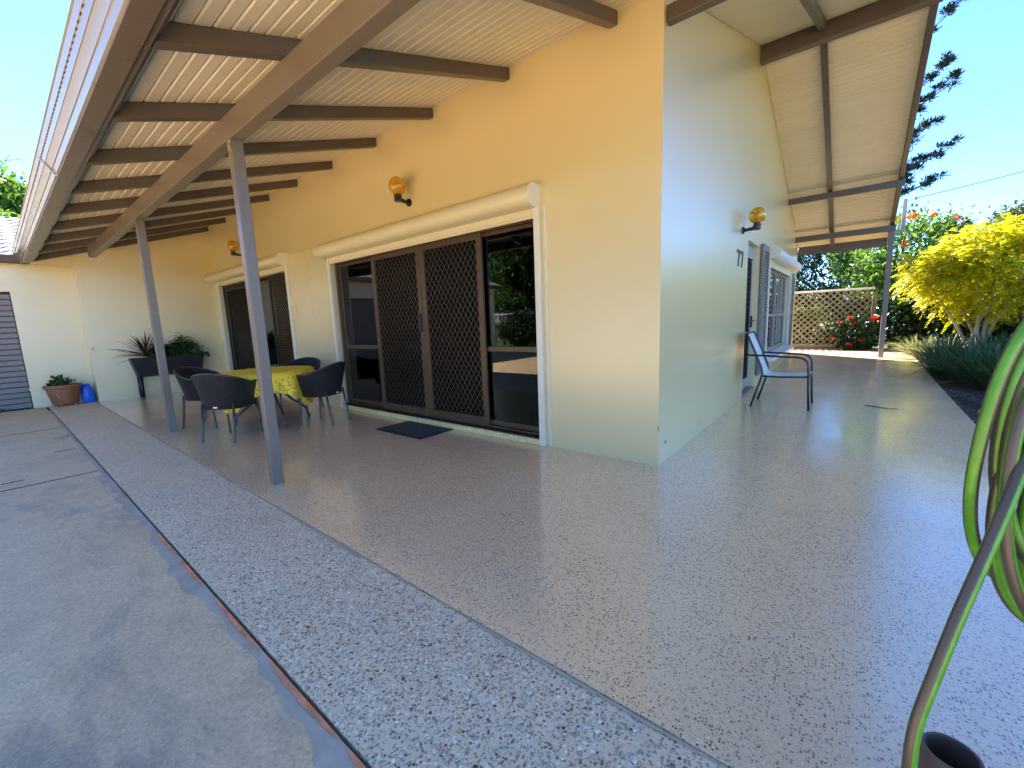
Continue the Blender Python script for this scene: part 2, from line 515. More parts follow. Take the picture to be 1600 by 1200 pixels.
# ------------------------------------------------------------------ mesh builder
class MB:
    def __init__(self):
        self.v = []
        self.f = []
        self.uv = {}

    def add(self, verts, faces, uvs=None):
        o = len(self.v)
        self.v += [tuple(p) for p in verts]
        for i, fc in enumerate(faces):
            if uvs is not None:
                self.uv[len(self.f)] = uvs[i]
            self.f.append(tuple(o + j for j in fc))
        return self

    def box(self, x0, x1, y0, y1, z0, z1):
        vs = [(x0, y0, z0), (x1, y0, z0), (x1, y1, z0), (x0, y1, z0), (x0, y0, z1), (x1, y0, z1), (x1, y1, z1), (x0, y1, z1)]
        return self.add(vs, [(0, 3, 2, 1), (4, 5, 6, 7), (0, 1, 5, 4), (1, 2, 6, 5), (2, 3, 7, 6), (3, 0, 4, 7)])

    def hexa(self, p):  # 8 points: bottom loop then top loop
        return self.add(p, [(0, 3, 2, 1), (4, 5, 6, 7), (0, 1, 5, 4), (1, 2, 6, 5), (2, 3, 7, 6), (3, 0, 4, 7)])

    def bar(self, a, b, w, d, up=(0, 0, 1)):
        a, b = Vector(a), Vector(b)
        t = (b - a).normalized()
        s = t.cross(Vector(up)).normalized()
        u = s.cross(t).normalized()
        s *= w / 2
        u *= d / 2
        return self.hexa([a - s - u, a + s - u, a + s + u, a - s + u, b - s - u, b + s - u, b + s + u, b - s + u])

    def prism(self, prof, fn0, fn1):
        """closed 2D profile swept between two placements (functions (u,v)->xyz), capped"""
        n = len(prof)
        vs = [fn0(*p) for p in prof] + [fn1(*p) for p in prof]
        fs = [(i, (i + 1) % n, n + (i + 1) % n, n + i) for i in range(n)]
        fs += [tuple(reversed(range(n))), tuple(range(n, 2 * n))]
        return self.add(vs, fs)

    def tube(self, pts, r, seg=8, cap=True, closed=False, voff=0.0):
        P = [Vector(p) for p in pts]
        n = len(P)
        rs = [float(q) for q in r] if isinstance(r, (list, tuple)) else [float(r)] * n
        ts = []
        for i in range(n):
            if closed:
                t = P[(i + 1) % n] - P[i - 1]
            else:
                t = P[min(i + 1, n - 1)] - P[max(i - 1, 0)]
            ts.append(t.normalized() if t.length > 1e-9 else Vector((0, 0, 1)))
        ref = Vector((0, 0, 1)) if abs(ts[0].z) < 0.9 else Vector((1, 0, 0))
        s = ts[0].cross(ref).normalized()
        rings = []
        for i in range(n):
            s = (s - ts[i] * s.dot(ts[i]))
            s = s.normalized() if s.length > 1e-6 else ts[i].orthogonal().normalized()
            u = ts[i].cross(s)
            rings.append([P[i] + rs[i] * (math.cos(2 * math.pi * q / seg) * s + math.sin(2 * math.pi * q / seg) * u) for q in range(seg)])
        vs = [p for rg in rings for p in rg]
        L = [0.0]
        for i in range(1, n):
            L.append(L[-1] + (P[i] - P[i - 1]).length)
        fs, uvs = [], []
        m = n if closed else n - 1
        for i in range(m):
            j = (i + 1) % n
            lj = L[j] if j else L[-1] + (P[0] - P[-1]).length
            for q in range(seg):
                w = (q + 1) % seg
                fs.append((i * seg + q, j * seg + q, j * seg + w, i * seg + w))
                uvs.append(((L[i], q / seg + voff), (lj, q / seg + voff), (lj, (q + 1) / seg + voff), (L[i], (q + 1) / seg + voff)))
        if cap and not closed:
            fs.append(tuple(range(seg - 1, -1, -1)) if False else tuple(range(seg)))
            uvs.append(tuple((0, 0) for _ in range(seg)))
            fs.append(tuple((n - 1) * seg + q for q in reversed(range(seg))))
            uvs.append(tuple((0, 0) for _ in range(seg)))
        return self.add(vs, fs, uvs)

    def lathe(self, prof, c=(0, 0, 0), seg=24, sx=1.0, sy=1.0):
        vs, fs = [], []
        for r, z in prof:
            for q in range(seg):
                a = 2 * math.pi * q / seg
                vs.append((c[0] + r * sx * math.cos(a), c[1] + r * sy * math.sin(a), c[2] + z))
        for i in range(len(prof) - 1):
            for q in range(seg):
                w = (q + 1) % seg
                fs.append((i * seg + q, i * seg + w, (i + 1) * seg + w, (i + 1) * seg + q))
        return self.add(vs, fs)

    def build(self, name, mat, parent=None, smooth=False, bevel=0.0, loc=None, rz=0.0, seg=2):
        me = bpy.data.meshes.new(name)
        me.from_pydata(self.v, [], self.f)
        if self.uv:
            ul = me.uv_layers.new(name='UVMap')
            for p in me.polygons:
                u = self.uv.get(p.index)
                if u:
                    for li, c in zip(p.loop_indices, u):
                        ul.data[li].uv = c
        me.materials.append(M[mat])
        if smooth:
            me.polygons.foreach_set('use_smooth', [True] * len(me.polygons))
        me.update()
        o = bpy.data.objects.new(name, me)
        COL.objects.link(o)
        if parent:
            o.parent = parent
        if loc:
            o.location = loc
        o.rotation_euler.z = rz
        if bevel:
            b = o.modifiers.new('Bevel', 'BEVEL')
            b.width = bevel
            b.segments = seg
            b.limit_method = 'ANGLE'
            b.angle_limit = math.radians(40)
            b.harden_normals = False
        return o


def smooth_angle(o, deg=40):
    me = o.data
    me.polygons.foreach_set('use_smooth', [True] * len(me.polygons))
    me.set_sharp_from_angle(angle=math.radians(deg))
    return o


def tag(o, label=None, cat=None, group=None, kind=None):
    if label:
        o['label'] = label
    if cat:
        o['category'] = cat
    if group:
        o['group'] = group
    if kind:
        o['kind'] = kind
    return o


def empty(name, loc=(0, 0, 0), rz=0.0, parent=None):
    o = bpy.data.objects.new(name, None)
    COL.objects.link(o)
    o.location = loc
    o.rotation_euler.z = rz
    o.empty_display_size = 0.2
    if parent:
        o.parent = parent
    return o


def share(o, name, parent, loc=None, rz=None, scale=None):
    c = o.copy()
    c.name = name
    COL.objects.link(c)
    c.parent = parent
    if loc is not None:
        c.location = loc
    if rz is not None:
        c.rotation_euler.z = rz
    if scale is not None:
        c.scale = scale
    return c


def copy_tree(o, parent=None):
    c = o.copy()
    COL.objects.link(c)
    c.parent = parent
    for ch in list(o.children):
        copy_tree(ch, c)
    return c


def np_mesh(name, verts, faces, mat, parent=None, smooth=False):
    """fast mesh from an (N,3) array and an (M,k) face array"""
    me = bpy.data.meshes.new(name)
    nf, kk = faces.shape
    me.vertices.add(len(verts))
    me.vertices.foreach_set('co', np.asarray(verts, dtype=np.float32).ravel())
    me.loops.add(nf * kk)
    me.loops.foreach_set('vertex_index', np.asarray(faces, dtype=np.int32).ravel())
    me.polygons.add(nf)
    me.polygons.foreach_set('loop_start', np.arange(0, nf * kk, kk, dtype=np.int32))
    me.polygons.foreach_set('loop_total', np.full(nf, kk, dtype=np.int32))
    if smooth:
        me.polygons.foreach_set('use_smooth', np.ones(nf, dtype=bool))
    me.materials.append(M[mat])
    me.update(calc_edges=True)
    o = bpy.data.objects.new(name, me)
    COL.objects.link(o)
    if parent:
        o.parent = parent
    return o


def gz(y):
    """the paving rises gently towards the far end"""
    y = min(max(y, 0.0), 9.6)
    return 0.0023 * y * y


# ------------------------------------------------------------------ ground and paving
def sheet(name, xs, ys, zf, mat, kind='structure'):
    b = MB()
    nx, ny = len(xs), len(ys)
    b.add([(x, y, zf(x, y)) for y in ys for x in xs],
          [(j * nx + i, j * nx + i + 1, (j + 1) * nx + i + 1, (j + 1) * nx + i) for j in range(ny - 1) for i in range(nx - 1)])
    return tag(b.build(name, mat, smooth=True), kind=kind)


yg = [-900, -300, -100, -40, -20, -5, 0] + [i * 0.8 for i in range(1, 13)] + [12, 20, 40, 100, 300, 900]
sheet('ground', [-900, -200, -50, -20, -5, 0, 5, 20, 50, 200, 900], yg, lambda x, y: gz(y) - 0.16, 'lawn')

# patio slab with a real edge
b = MB()
ys = [-2.245, -1.5, -0.8, 0.0] + [0.6 * i for i in range(1, 17)]
xs0, xs1 = -0.3, 2.243
top = [(x, y, gz(y)) for y in ys for x in (xs0, xs1)]
n = len(ys)
b.add(top, [(2 * j, 2 * j + 1, 2 * j + 3, 2 * j + 2) for j in range(n - 1)])
b.add([(xs1, y, gz(y) - 0.2) for y in ys] + [(xs1, y, gz(y)) for y in ys], [(j, j + 1, n + j + 1, n + j) for j in range(n - 1)])
yl = ys[-1]
b.add([(xs0, yl, gz(yl) - 0.2), (xs1, yl, gz(yl) - 0.2), (xs1, yl, gz(yl)), (xs0, yl, gz(yl))], [(1, 0, 3, 2)])
b.add([(-10.4, -2.245, 0), (xs0, -2.245, 0), (xs0, 0.3, 0), (-10.4, 0.3, 0)], [(0, 1, 2, 3)])
b.add([(-10.7, -2.245, -0.2), (xs1, -2.245, -0.2), (xs1, -2.245, 0), (-10.4, -2.245, 0)], [(0, 1, 2, 3)])
patio = tag(b.build('patio', 'patio_finish'), kind='structure')

# exposed-aggregate strip between patio and driveway
b = MB()
b.box(-10.65, 2.243, -2.855, -2.252, -0.12, -0.008)
strip = tag(b.build('pebble_strip', 'aggregate'), kind='structure')
b = MB()
b.box(-10.65, 2.243, -2.252, -2.2455, -0.12, -0.013)
b.build('joint', 'joint_dark', strip)
# cement smear along the patio side, uneven
b = MB()
pts0, pts1 = [], []
for i in range(120):
    x = -10.2 + i * 0.1
    w = 0.003 + 0.013 * (0.5 + 0.5 * math.sin(x * 2.3 + 1.7 * math.sin(x * 1.1))) + random.uniform(-0.006, 0.006)
    pts0.append((x, -2.2525, -0.0045))
    pts1.append((x, -2.2525 - w, -0.0045))
b.add(pts0 + pts1, [(i, 120 + i, 121 + i, i + 1) for i in range(119)])
b.build('cement_smear', 'grout_grey', strip)

# driveway: slabs with open joints over a dark bed
b = MB()
b.box(-10.62, 26.0, -12.5, -2.862, -0.14, -0.033)
drive = tag(b.build('driveway', 'joint_dark'), kind='structure')
xj = [-10.62, -7.6, -4.355, 1.6, 6.0, 10.5, 15.0, 20.0, 26.0]  # extended far to the right, out of view, to add bounced sunlight
yj = [-12.5, -9.2, -6.0, -2.894]
for i in range(len(xj) - 1):
    for j in range(len(yj) - 1):
        b = MB()
        b.box(xj[i] + 0.007, xj[i + 1] - 0.007, yj[j] + 0.004, yj[j + 1] - (0.004 if j < 2 else 0.0), -0.12, -0.02)
        b.build('concrete_slab', 'concrete', drive, bevel=0.006)
# mortar kerb along the pebble strip: grey repair with flaking pink paint
b = MB()
b.box(-9.95, 2.3, -2.897, -2.868, -0.12, -0.017)
b.build('mortar_edge', 'grout_grey', drive)
for (x0, x1) in ((-9.0, -8.2), (-6.6, -6.1), (-3.4, -3.1), (-2.25, -1.75), (-1.7, -1.25), (-1.1, -0.55), (-0.5, 0.05), (0.1, 0.35), (0.5, 1.4)):
    b = MB()
    N = 22
    p0, p1 = [], []
    for i in range(N):
        x = x0 + (x1 - x0) * i / (N - 1)
        e = math.sin(math.pi * i / (N - 1)) ** 0.5
        p0.append((x, -2.8685, -0.0135))
        p1.append((x, -2.8685 - 0.024 * e * random.uniform(0.55, 1.0) - 0.001, -0.0135))
    b.add(p0 + p1, [(i, N + i, N + i + 1, i + 1) for i in range(N - 1)])
    b.build('pink_paint_flake', 'pink_mortar', drive)
for (x0, x1, y0, y1) in ((-5.755, -5.725, -3.10, -2.93), (-4.367, -4.343, -5.98, -2.90), (-7.612, -7.588, -5.98, -2.90), (-4.64, -4.61, -3.50, -3.36)):
    b = MB()
    N = 24
    pts = []
    for i in range(N + 1):
        y = y0 + (y1 - y0) * i / N
        pts.append((x0 + random.uniform(-0.002, 0.003), y))
    for i in range(N, -1, -1):
        y = y0 + (y1 - y0) * i / N
        pts.append((x1 + random.uniform(-0.003, 0.002), y))
    b.add([(p[0], p[1], -0.0186) for p in pts], [tuple(range(len(pts)))])
    b.build('expansion_joint', 'joint_dark', drive)
# cement smeared over the slab edge when the mortar was patched
for (x0, x1) in ((-4.2, -2.4), (-2.2, -0.6), (-0.5, 0.5)):
    b = MB()
    N = 60
    p0, p1 = [], []
    for i in range(N):
        x = x0 + (x1 - x0) * i / (N - 1)
        e = math.sin(math.pi * i / (N - 1)) ** 0.4
        w = (0.035 + 0.03 * math.sin(x * 5.1) * math.sin(x * 2.3 + 1) + 0.012 * math.sin(x * 23)) * e + random.uniform(0, 0.005)
        p0.append((x, -2.8965, -0.0184))
        p1.append((x, -2.8965 - max(0.003, w), -0.0184))
    b.add(p0 + p1, [(i, N + i, N + i + 1, i + 1) for i in range(N - 1)])
    b.build('cement_smear', 'grout_grey', drive)


# real pebbles in the near part of the strip
def pebbles(name, n, x0, x1, y0, y1, z, rmin, rmax, parent):
    k6 = np.arange(6) * math.pi / 3
    tmpl = np.vstack([np.stack([np.cos(k6), np.sin(k6), np.full(6, -0.1)], 1),
                      np.stack([0.72 * np.cos(k6), 0.72 * np.sin(k6), np.full(6, 0.42)], 1), [[0, 0, 0.58]]])
    tf = []
    for i in range(6):
        j = (i + 1) % 6
        tf += [(i, j, 6 + j), (i, 6 + j, 6 + i), (6 + i, 6 + j, 12)]
    tf = np.array(tf)
    r = rmin + (rmax - rmin) * RNG.random(n) ** 2.6
    asp = RNG.uniform(0.6, 1.0, n)
    th = RNG.uniform(0, 6.28, n)
    px = RNG.uniform(x0, x1, n)
    py = RNG.uniform(y0, y1, n)
    T = np.repeat(tmpl[None], n, 0) * RNG.uniform(0.85, 1.15, (n, 13, 1))
    X = T[:, :, 0] * r[:, None]
    Y = T[:, :, 1] * (r * asp)[:, None]
    Z = T[:, :, 2] * (r * RNG.uniform(0.25, 0.6, n))[:, None]
    V = np.stack([X * np.cos(th)[:, None] - Y * np.sin(th)[:, None] + px[:, None],
                  X * np.sin(th)[:, None] + Y * np.cos(th)[:, None] + py[:, None], Z + z], 2).reshape(-1, 3)
    F = (tf[None] + (np.arange(n) * 13)[:, None, None]).reshape(-1, 3)
    return tag(np_mesh(name, V, F, 'pebble', parent, True), kind='stuff')


pebbles('loose_pebbles', 30000, -3.2, 1.9, -2.85, -2.285, -0.0085, 0.0022, 0.0095, strip)

# garden bed
sheet('garden_bed', [2.2435, 2.8, 3.4, 4.2, 5.2, 6.5, 9.0], [-2.2 + 0.55 * i for i in range(24)],
      lambda x, y: gz(y) - 0.09 + 0.02 * math.sin(x * 5 + y * 3) + 0.03 * min(1.0, max(0.0, x - 2.3)), 'mulch')
# bark chips by the edge
n = 2600
px = 2.26 + RNG.random(n) ** 1.6 * 1.6
py = RNG.uniform(-0.5, 6.5, n)
tm = np.array([(-1, -0.4, 0), (1, -0.3, 0.05), (0.9, 0.4, 0), (-0.8, 0.35, 0.1), (-1, -0.4, 0.22), (1, -0.3, 0.27), (0.9, 0.4, 0.2), (-0.8, 0.35, 0.3)])
s = RNG.uniform(0.008, 0.035, n)
th = RNG.uniform(0, 6.28, n)
X, Y = tm[None, :, 0] * s[:, None], tm[None, :, 1] * s[:, None]
tilt = RNG.uniform(-0.4, 0.4, n)
Z = tm[None, :, 2] * s[:, None] + X * tilt[:, None]
gzv = 0.0023 * np.clip(py, 0, 9.6) ** 2
V = np.stack([X * np.cos(th)[:, None] - Y * np.sin(th)[:, None] + px[:, None], X * np.sin(th)[:, None] + Y * np.cos(th)[:, None] + py[:, None],
              Z + (gzv - 0.085 + 0.02 * np.sin(px * 5 + py * 3) + 0.03 * np.clip(px - 2.3, 0, 1))[:, None]], 2).reshape(-1, 3)
F = (np.array([(0, 3, 2, 1), (4, 5, 6, 7), (0, 1, 5, 4), (1, 2, 6, 5), (2, 3, 7, 6), (3, 0, 4, 7)])[None] + (np.arange(n) * 8)[:, None, None]).reshape(-1, 4)
chips = np_mesh('bark_chips', V, F, 'bark')
tag(chips, 'dark brown bark chips scattered over the garden bed beside the patio', 'bark chips', kind='stuff')

# brick path at the far end
b = MB()
b.box(-3.0, 3.0, 9.605, 10.35, 0.02, gz(9.6) - 0.012)
path = tag(b.build('brick_path', 'joint_dark'), kind='structure')
proto = None
for r in range(4):
    for i in range(28):
        x = -2.95 + i * 0.21 + (0.1 if r % 2 else 0)
        if proto is None:
            b = MB()
            b.box(-0.1, 0.1, -0.085, 0.085, -0.05, 0.0)
            proto = b.build('brick', 'brick', path, bevel=0.006)
            o = proto
        else:
            o = share(proto, 'brick', path)
        o.location = (x, 9.70 + r * 0.178, gz(9.6) + 0.001 + random.uniform(-0.003, 0.003))
        o.rotation_euler.z = random.uniform(-0.015, 0.015)

# ------------------------------------------------------------------ the house
SF = 0.322           # slope of the front roof plane
YR, ZR = 3.65, 4.762  # ridge
SB = 0.335


def zc(y):            # underside of the ceiling boards
    return 3.587 + SF * y if y <= YR else ZR - SB * (y - YR)


house = tag(empty('house', (0, 0, 0)), 'cream rendered house with brown exposed rafters over its wraparound verandah', 'house')

# wall facing the driveway, with two door openings
def wall_x(bld, x0, x1, y0, y1, z0, z1, holes):
    xs = sorted({x0, x1, *[h[0] for h in holes], *[h[1] for h in holes]})
    zs = sorted({z0, z1, *[h[2] for h in holes], *[h[3] for h in holes]})
    inside = lambda x, z: any(h[0] < x < h[1] and h[2] < z < h[3] for h in holes)
    for i in range(len(xs) - 1):
        for j in range(len(zs) - 1):
            a, c, p, q = xs[i], xs[i + 1], zs[j], zs[j + 1]
            if inside((a + c) / 2, (p + q) / 2):
                continue
            bld.add([(a, y0, p), (c, y0, p), (c, y0, q), (a, y0, q)], [(0, 1, 2, 3)])
            bld.add([(a, y1, p), (c, y1, p), (c, y1, q), (a, y1, q)], [(3, 2, 1, 0)])
    for (a, c, p, q) in list(holes):
        bld.add([(a, y0, p), (a, y1, p), (a, y1, q), (a, y0, q)], [(0, 1, 2, 3)])
        bld.add([(c, y0, p), (c, y1, p), (c, y1, q), (c, y0, q)], [(3, 2, 1, 0)])
        bld.add([(a, y0, q), (c, y0, q), (c, y1, q), (a, y1, q)], [(3, 2, 1, 0)])
        bld.add([(a, y0, p), (c, y0, p), (c, y1, p), (a, y1, p)], [(0, 1, 2, 3)])


D1 = (-4.98, -1.15, 0.06, 2.235)
D2 = (-9.86, -6.43, 0.06, 2.26)
b = MB()
wall_x(b, -10.2, 0.0, 0.0, 0.20, -0.1, 3.60, [D1, D2])
b.build('wall', 'wall_paint', house)

# gable wall on the garden side
holesB = [(3.36, 4.20, 0.06, 2.235), (5.02, 7.96, 0.50, 2.02)]
b = MB()
ysb = sorted({0.0, 1.2, 2.2, YR, 9.35, *[h[0] for h in holesB], *[h[1] for h in holesB]})
zsb = [-0.1, 0.06, 0.50, 2.02, 2.235]
insB = lambda y, z: any(h[0] < y < h[1] and h[2] < z < h[3] for h in holesB)
for i in range(len(ysb) - 1):
    a, c = ysb[i], ysb[i + 1]
    for x, fl in ((0.0, False), (-0.2, True)):
        for j in range(len(zsb) - 1):
            p, q = zsb[j], zsb[j + 1]
            if insB((a + c) / 2, (p + q) / 2):
                continue
            b.add([(x, a, p), (x, c, p), (x, c, q), (x, a, q)], [(3, 2, 1, 0) if fl else (0, 1, 2, 3)])
        p = zsb[-1]
        b.add([(x, a, p), (x, c, p), (x, c, zc(c) + 0.012), (x, a, zc(a) + 0.012)], [(3, 2, 1, 0) if fl else (0, 1, 2, 3)])
for (a, c, p, q) in holesB:
    b.add([(0, a, p), (-0.2, a, p), (-0.2, a, q), (0, a, q)], [(0, 1, 2, 3)])
    b.add([(0, c, p), (-0.2, c, p), (-0.2, c, q), (0, c, q)], [(3, 2, 1, 0)])
    b.add([(0, a, q), (0, c, q), (-0.2, c, q), (-0.2, a, q)], [(0, 1, 2, 3)])
    b.add([(0, a, p), (0, c, p), (-0.2, c, p), (-0.2, a, p)], [(3, 2, 1, 0)])
b.add([(0, 9.35, -0.1), (-0.2, 9.35, -0.1), (-0.2, 9.35, 2.86), (0, 9.35, 2.86)], [(0, 1, 2, 3)])
b.build('wall', 'wall_paint', house)

# end wall by the planter and the far wall
b = MB()
b.box(-10.70, -10.2, -2.2, 0.2, -0.1, 2.64)
b.box(-10.4, -10.2, -2.199, 0.199, 2.64, 2.86)
b.add([(-10.2, -2.2, 2.86), (-10.2, 0.0, 2.86), (-10.2, 0.0, zc(0.0) + 0.01), (-10.2, -2.2, zc(-2.2) + 0.01)], [(0, 1, 2, 3)])
b.add([(-10.4, -2.2, 2.86), (-10.2, -2.2, 2.86), (-10.2, -2.2, zc(-2.2) + 0.01), (-10.4, -2.2, zc(-2.2) + 0.01)], [(0, 1, 2, 3)])
b.build('wall', 'wall_paint', house)
b = MB()
b.hexa([(-10.62, -2.738, 2.617), (-10.205, -2.738, 2.617), (-10.205, -2.1995, 2.617), (-10.62, -2.1995, 2.617),
        (-10.62, -2.738, zc(-2.738) + 0.01), (-10.205, -2.738, zc(-2.738) + 0.01), (-10.205, -2.1995, zc(-2.2) + 0.01), (-10.62, -2.1995, zc(-2.2) + 0.01)])
b.build('wall', 'wall_paint', house)
b = MB()
b.box(-10.23, -10.17, -2.235, -2.165, 0.98, 1.07)
b.build('ledge', 'wall_paint', house, bevel=0.004)
b = MB()
b.box(-10.4, -0.2, 9.15, 9.35, -0.1, 2.86)
b.build('wall', 'wall_paint', house)
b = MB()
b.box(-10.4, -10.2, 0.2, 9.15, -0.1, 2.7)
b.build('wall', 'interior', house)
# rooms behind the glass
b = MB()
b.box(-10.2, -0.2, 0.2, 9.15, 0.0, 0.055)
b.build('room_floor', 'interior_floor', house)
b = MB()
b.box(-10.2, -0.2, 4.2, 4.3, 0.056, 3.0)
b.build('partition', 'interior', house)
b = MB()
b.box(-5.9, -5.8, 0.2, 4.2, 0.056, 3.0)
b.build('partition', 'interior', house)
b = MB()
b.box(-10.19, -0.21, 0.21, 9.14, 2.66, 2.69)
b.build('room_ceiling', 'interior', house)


def curtain(x0, x1, y, z0, z1, n):
    b = MB()
    N = n * 8
    p = [(x0 + (x1 - x0) * i / N, y + 0.03 * math.sin(2 * math.pi * i / 8), z0) for i in range(N + 1)]
    b.add(p + [(q[0], q[1], z1) for q in p], [(i, i + 1, N + 2 + i, N + 1 + i) for i in range(N)])
    return b.build('curtain', 'curtain', house, smooth=True)


curtain(-3.25, -2.95, 0.32, 0.10, 2.2, 4)
curtain(-2.45, -2.25, 0.32, 0.10, 2.2, 3)
curtain(-5.0, -4.72, 0.32, 0.10, 2.2, 4)

# ---- roof: boards, rafters, beams, gutter
b = MB()
xr = [-10.4 + 0.125 * i for i in range(98)]
xr[-1] = 1.735
rows = [(-2.86, zc(-2.86) + 0.10), (YR, ZR + 0.10), (9.62, zc(9.62) + 0.10)]
vs = []
for (y, z) in rows:
    for i, x in enumerate(xr):
        vs.append((x, y, z + (0.022 if i % 2 else 0.0)))
nX = len(xr)
b.add(vs, [(j * nX + i, j * nX + i + 1, (j + 1) * nX + i + 1, (j + 1) * nX + i) for j in range(2) for i in range(nX - 1)])
b.add([(x, y, z + 0.015) for (y, z) in ((-2.80, zc(-2.80)), (YR, ZR), (9.55, zc(9.55))) for x in (-10.4, 1.64)], [(0, 1, 3, 2), (2, 3, 5, 4)])  # unseen plain sheet over the boards, added to block light
roof = b.build('roof', 'roof_tile', house)

BW = 0.0905     # board spacing along the slope


def board_mesh(x0, x1, w, t=0.016, ch=0.009):
    b = MB()
    g = 0.004
    prof = [(g, t), (g, ch), (g + ch * 0.8, 0), (w - g - ch * 0.8, 0), (w - g, ch), (w - g, t)]
    b.prism(prof, lambda u, v: (x0, u, v), lambda u, v: (x1, u, v))
    return b


bA = board_mesh(-10.2, 1.648, BW).build('ceiling_board', 'board_paint', roof)
bB = board_mesh(0.003, 1.648, BW).build('ceiling_board', 'board_paint', roof)
bC = board_mesh(-10.2, -0.205, BW).build('ceiling_board', 'board_paint', roof)
aF = math.atan(SF)
aB = math.atan(SB)


def place_board(src, first, y, z, ang):
    o = src if first else share(src, 'ceiling_board', roof)
    o.location = (0, y, z)
    o.rotation_euler = (ang, 0, 0)


y = -2.70
first = True
firstB = True
while y < YR - BW:
    if y < 0.05:
        place_board(bA, first, y, zc(y), aF)
        first = False
    else:
        place_board(bB, firstB, y, zc(y), aF)
        firstB = False
    y += BW * math.cos(aF)
y = YR + 0.002
while y < 9.52:
    place_board(bB, False, y, zc(y), -aB)
    y += BW * math.cos(aB)
place_board(bC, True, 0.11, zc(0.11), aF)

# rafters on the driveway side
x = -0.36
first = None
while x > -10.25:
    if first is None:
        b = MB()
        ya, yb = -2.70, 0.1
        b.hexa([(-0.075, ya, zc(ya) - 0.103), (0, ya, zc(ya) - 0.103), (0, yb, zc(yb) - 0.103), (-0.075, yb, zc(yb) - 0.103),
                (-0.075, ya, zc(ya) - 0.001), (0, ya, zc(ya) - 0.001), (0, yb, zc(yb) - 0.001), (-0.075, yb, zc(yb) - 0.001)])
        first = b.build('rafter', 'trim_brown', roof, bevel=0.006)
        first.location.x = x
    else:
        share(first, 'rafter', roof, loc=(x, 0, 0))
    x -= 1.078
# outriggers over the garden side
for (x0, ya, yb) in ((0.632, -2.70, YR - 0.055), (0.632, YR + 0.065, 9.50)):
    b = MB()
    w = 0.075
    d = 0.092
    b.hexa([(x0, ya, zc(ya) - d), (x0 + w, ya, zc(ya) - d), (x0 + w, yb, zc(yb) - d), (x0, yb, zc(yb) - d),
            (x0, ya, zc(ya) - 0.001), (x0 + w, ya, zc(ya) - 0.001), (x0 + w, yb, zc(yb) - 0.001), (x0, yb, zc(yb) - 0.001)])
    b.build('rafter', 'trim_brown', roof, bevel=0.006)
# barge boards
for (ya, yb) in ((-2.80, YR - 0.0005), (YR + 0.0005, 9.60)):
    b = MB()
    b.hexa([(1.652, ya, zc(ya) - 0.105), (1.712, ya, zc(ya) - 0.105), (1.712, yb, zc(yb) - 0.105), (1.652, yb, zc(yb) - 0.105),
            (1.652, ya, zc(ya) + 0.10), (1.712, ya, zc(ya) + 0.10), (1.712, yb, zc(yb) + 0.10), (1.652, yb, zc(yb) + 0.10)])
    b.build('barge_board', 'trim_brown', roof, bevel=0.005)
# beams: ridge, wall plate, mid purlin, post beam (back), post beam (front)
def beam(x0, x1, y0, y1, z0, z1, chamf=0.0):
    b = MB()
    b.box(x0, x1, y0, y1, z0, z1)
    return b.build('beam', 'trim_brown', roof, bevel=0.008)


beam(0.002, 1.74, 3.592, 3.712, 4.545, 4.752)
beam(0.002, 1.65, 0.042, 0.115, 3.368, 3.482)
beam(0.002, 1.74, 7.16, 7.24, zc(7.2) - 0.20, zc(7.2) - 0.095)
beam(0.002, 1.74, 8.70, 8.79, 2.812, 2.93)
fb = MB()
fb.box(-9.35, 1.72, -2.09, -1.998, 2.645, 2.812)
fb.build('beam', 'post_paint', roof, bevel=0.008)
# back fascia
b = MB()
b.box(0.002, 1.648, 9.53, 9.56, 2.60, zc(9.53) + 0.08)
b.build('fascia', 'trim_brown', roof)
# front fascia and trim bar
b = MB()
b.box(-10.2, 1.65, -2.745, -2.712, 2.605, 2.79)
b.build('fascia', 'gutter_dark', roof)
b = MB()
b.box(-10.25, 1.65, -2.838, -2.7455, 2.590, 2.5995)
b.build('gutter_board', 'gutter_dark', roof)
b = MB()
b.box(-10.2, 1.65, -2.703, -2.672, 2.655, 2.700)
b.build('trim_bar', 'post_paint', roof, bevel=0.004)
# gutter: quad profile swept along x, open on top
prof = [(-2.747, 2.612), (-2.835, 2.600), (-2.848, 2.606), (-2.862, 2.640), (-2.8655, 2.642), (-2.868, 2.642), (-2.893, 2.690), (-2.895, 2.6925), (-2.8985, 2.693),
        (-2.912, 2.725), (-2.918, 2.728), (-2.932, 2.756), (-2.940, 2.762), (-2.938, 2.770), (-2.926, 2.770)]
th = 0.0022
inner = [(p[0] + 0.004, p[1] + 0.004) for p in prof]
N = len(prof)
b = MB()
x0, x1 = -10.33, 1.73
vs = [(x0, p[0], p[1]) for p in prof] + [(x1, p[0], p[1]) for p in prof] + [(x0, p[0], p[1]) for p in inner] + [(x1, p[0], p[1]) for p in inner]
fs = [(i, i + 1, N + i + 1, N + i) for i in range(N - 1)] + [(2 * N + i, 3 * N + i, 3 * N + i + 1, 2 * N + i + 1) for i in range(N - 1)]
fs.append((N - 1, 2 * N - 1, 4 * N - 1, 3 * N - 1))
b.add(vs, fs)
gut = smooth_angle(b.build('gutter', 'gutter_paint', roof), 20)
# overflow slots
first = None
for i in range(150):
    x = 1.2 - i * 0.075
    if first is None:
        b = MB()
        b.box(-0.013, 0.013, -0.0022, 0.0022, -0.0022, 0.0022)
        first = b.build('overflow_slot', 'joint_dark', roof)
        first.location = (x, -2.9155, 2.7265)
    else:
        share(first, 'overflow_slot', roof, loc=(x, -2.9155, 2.7265))
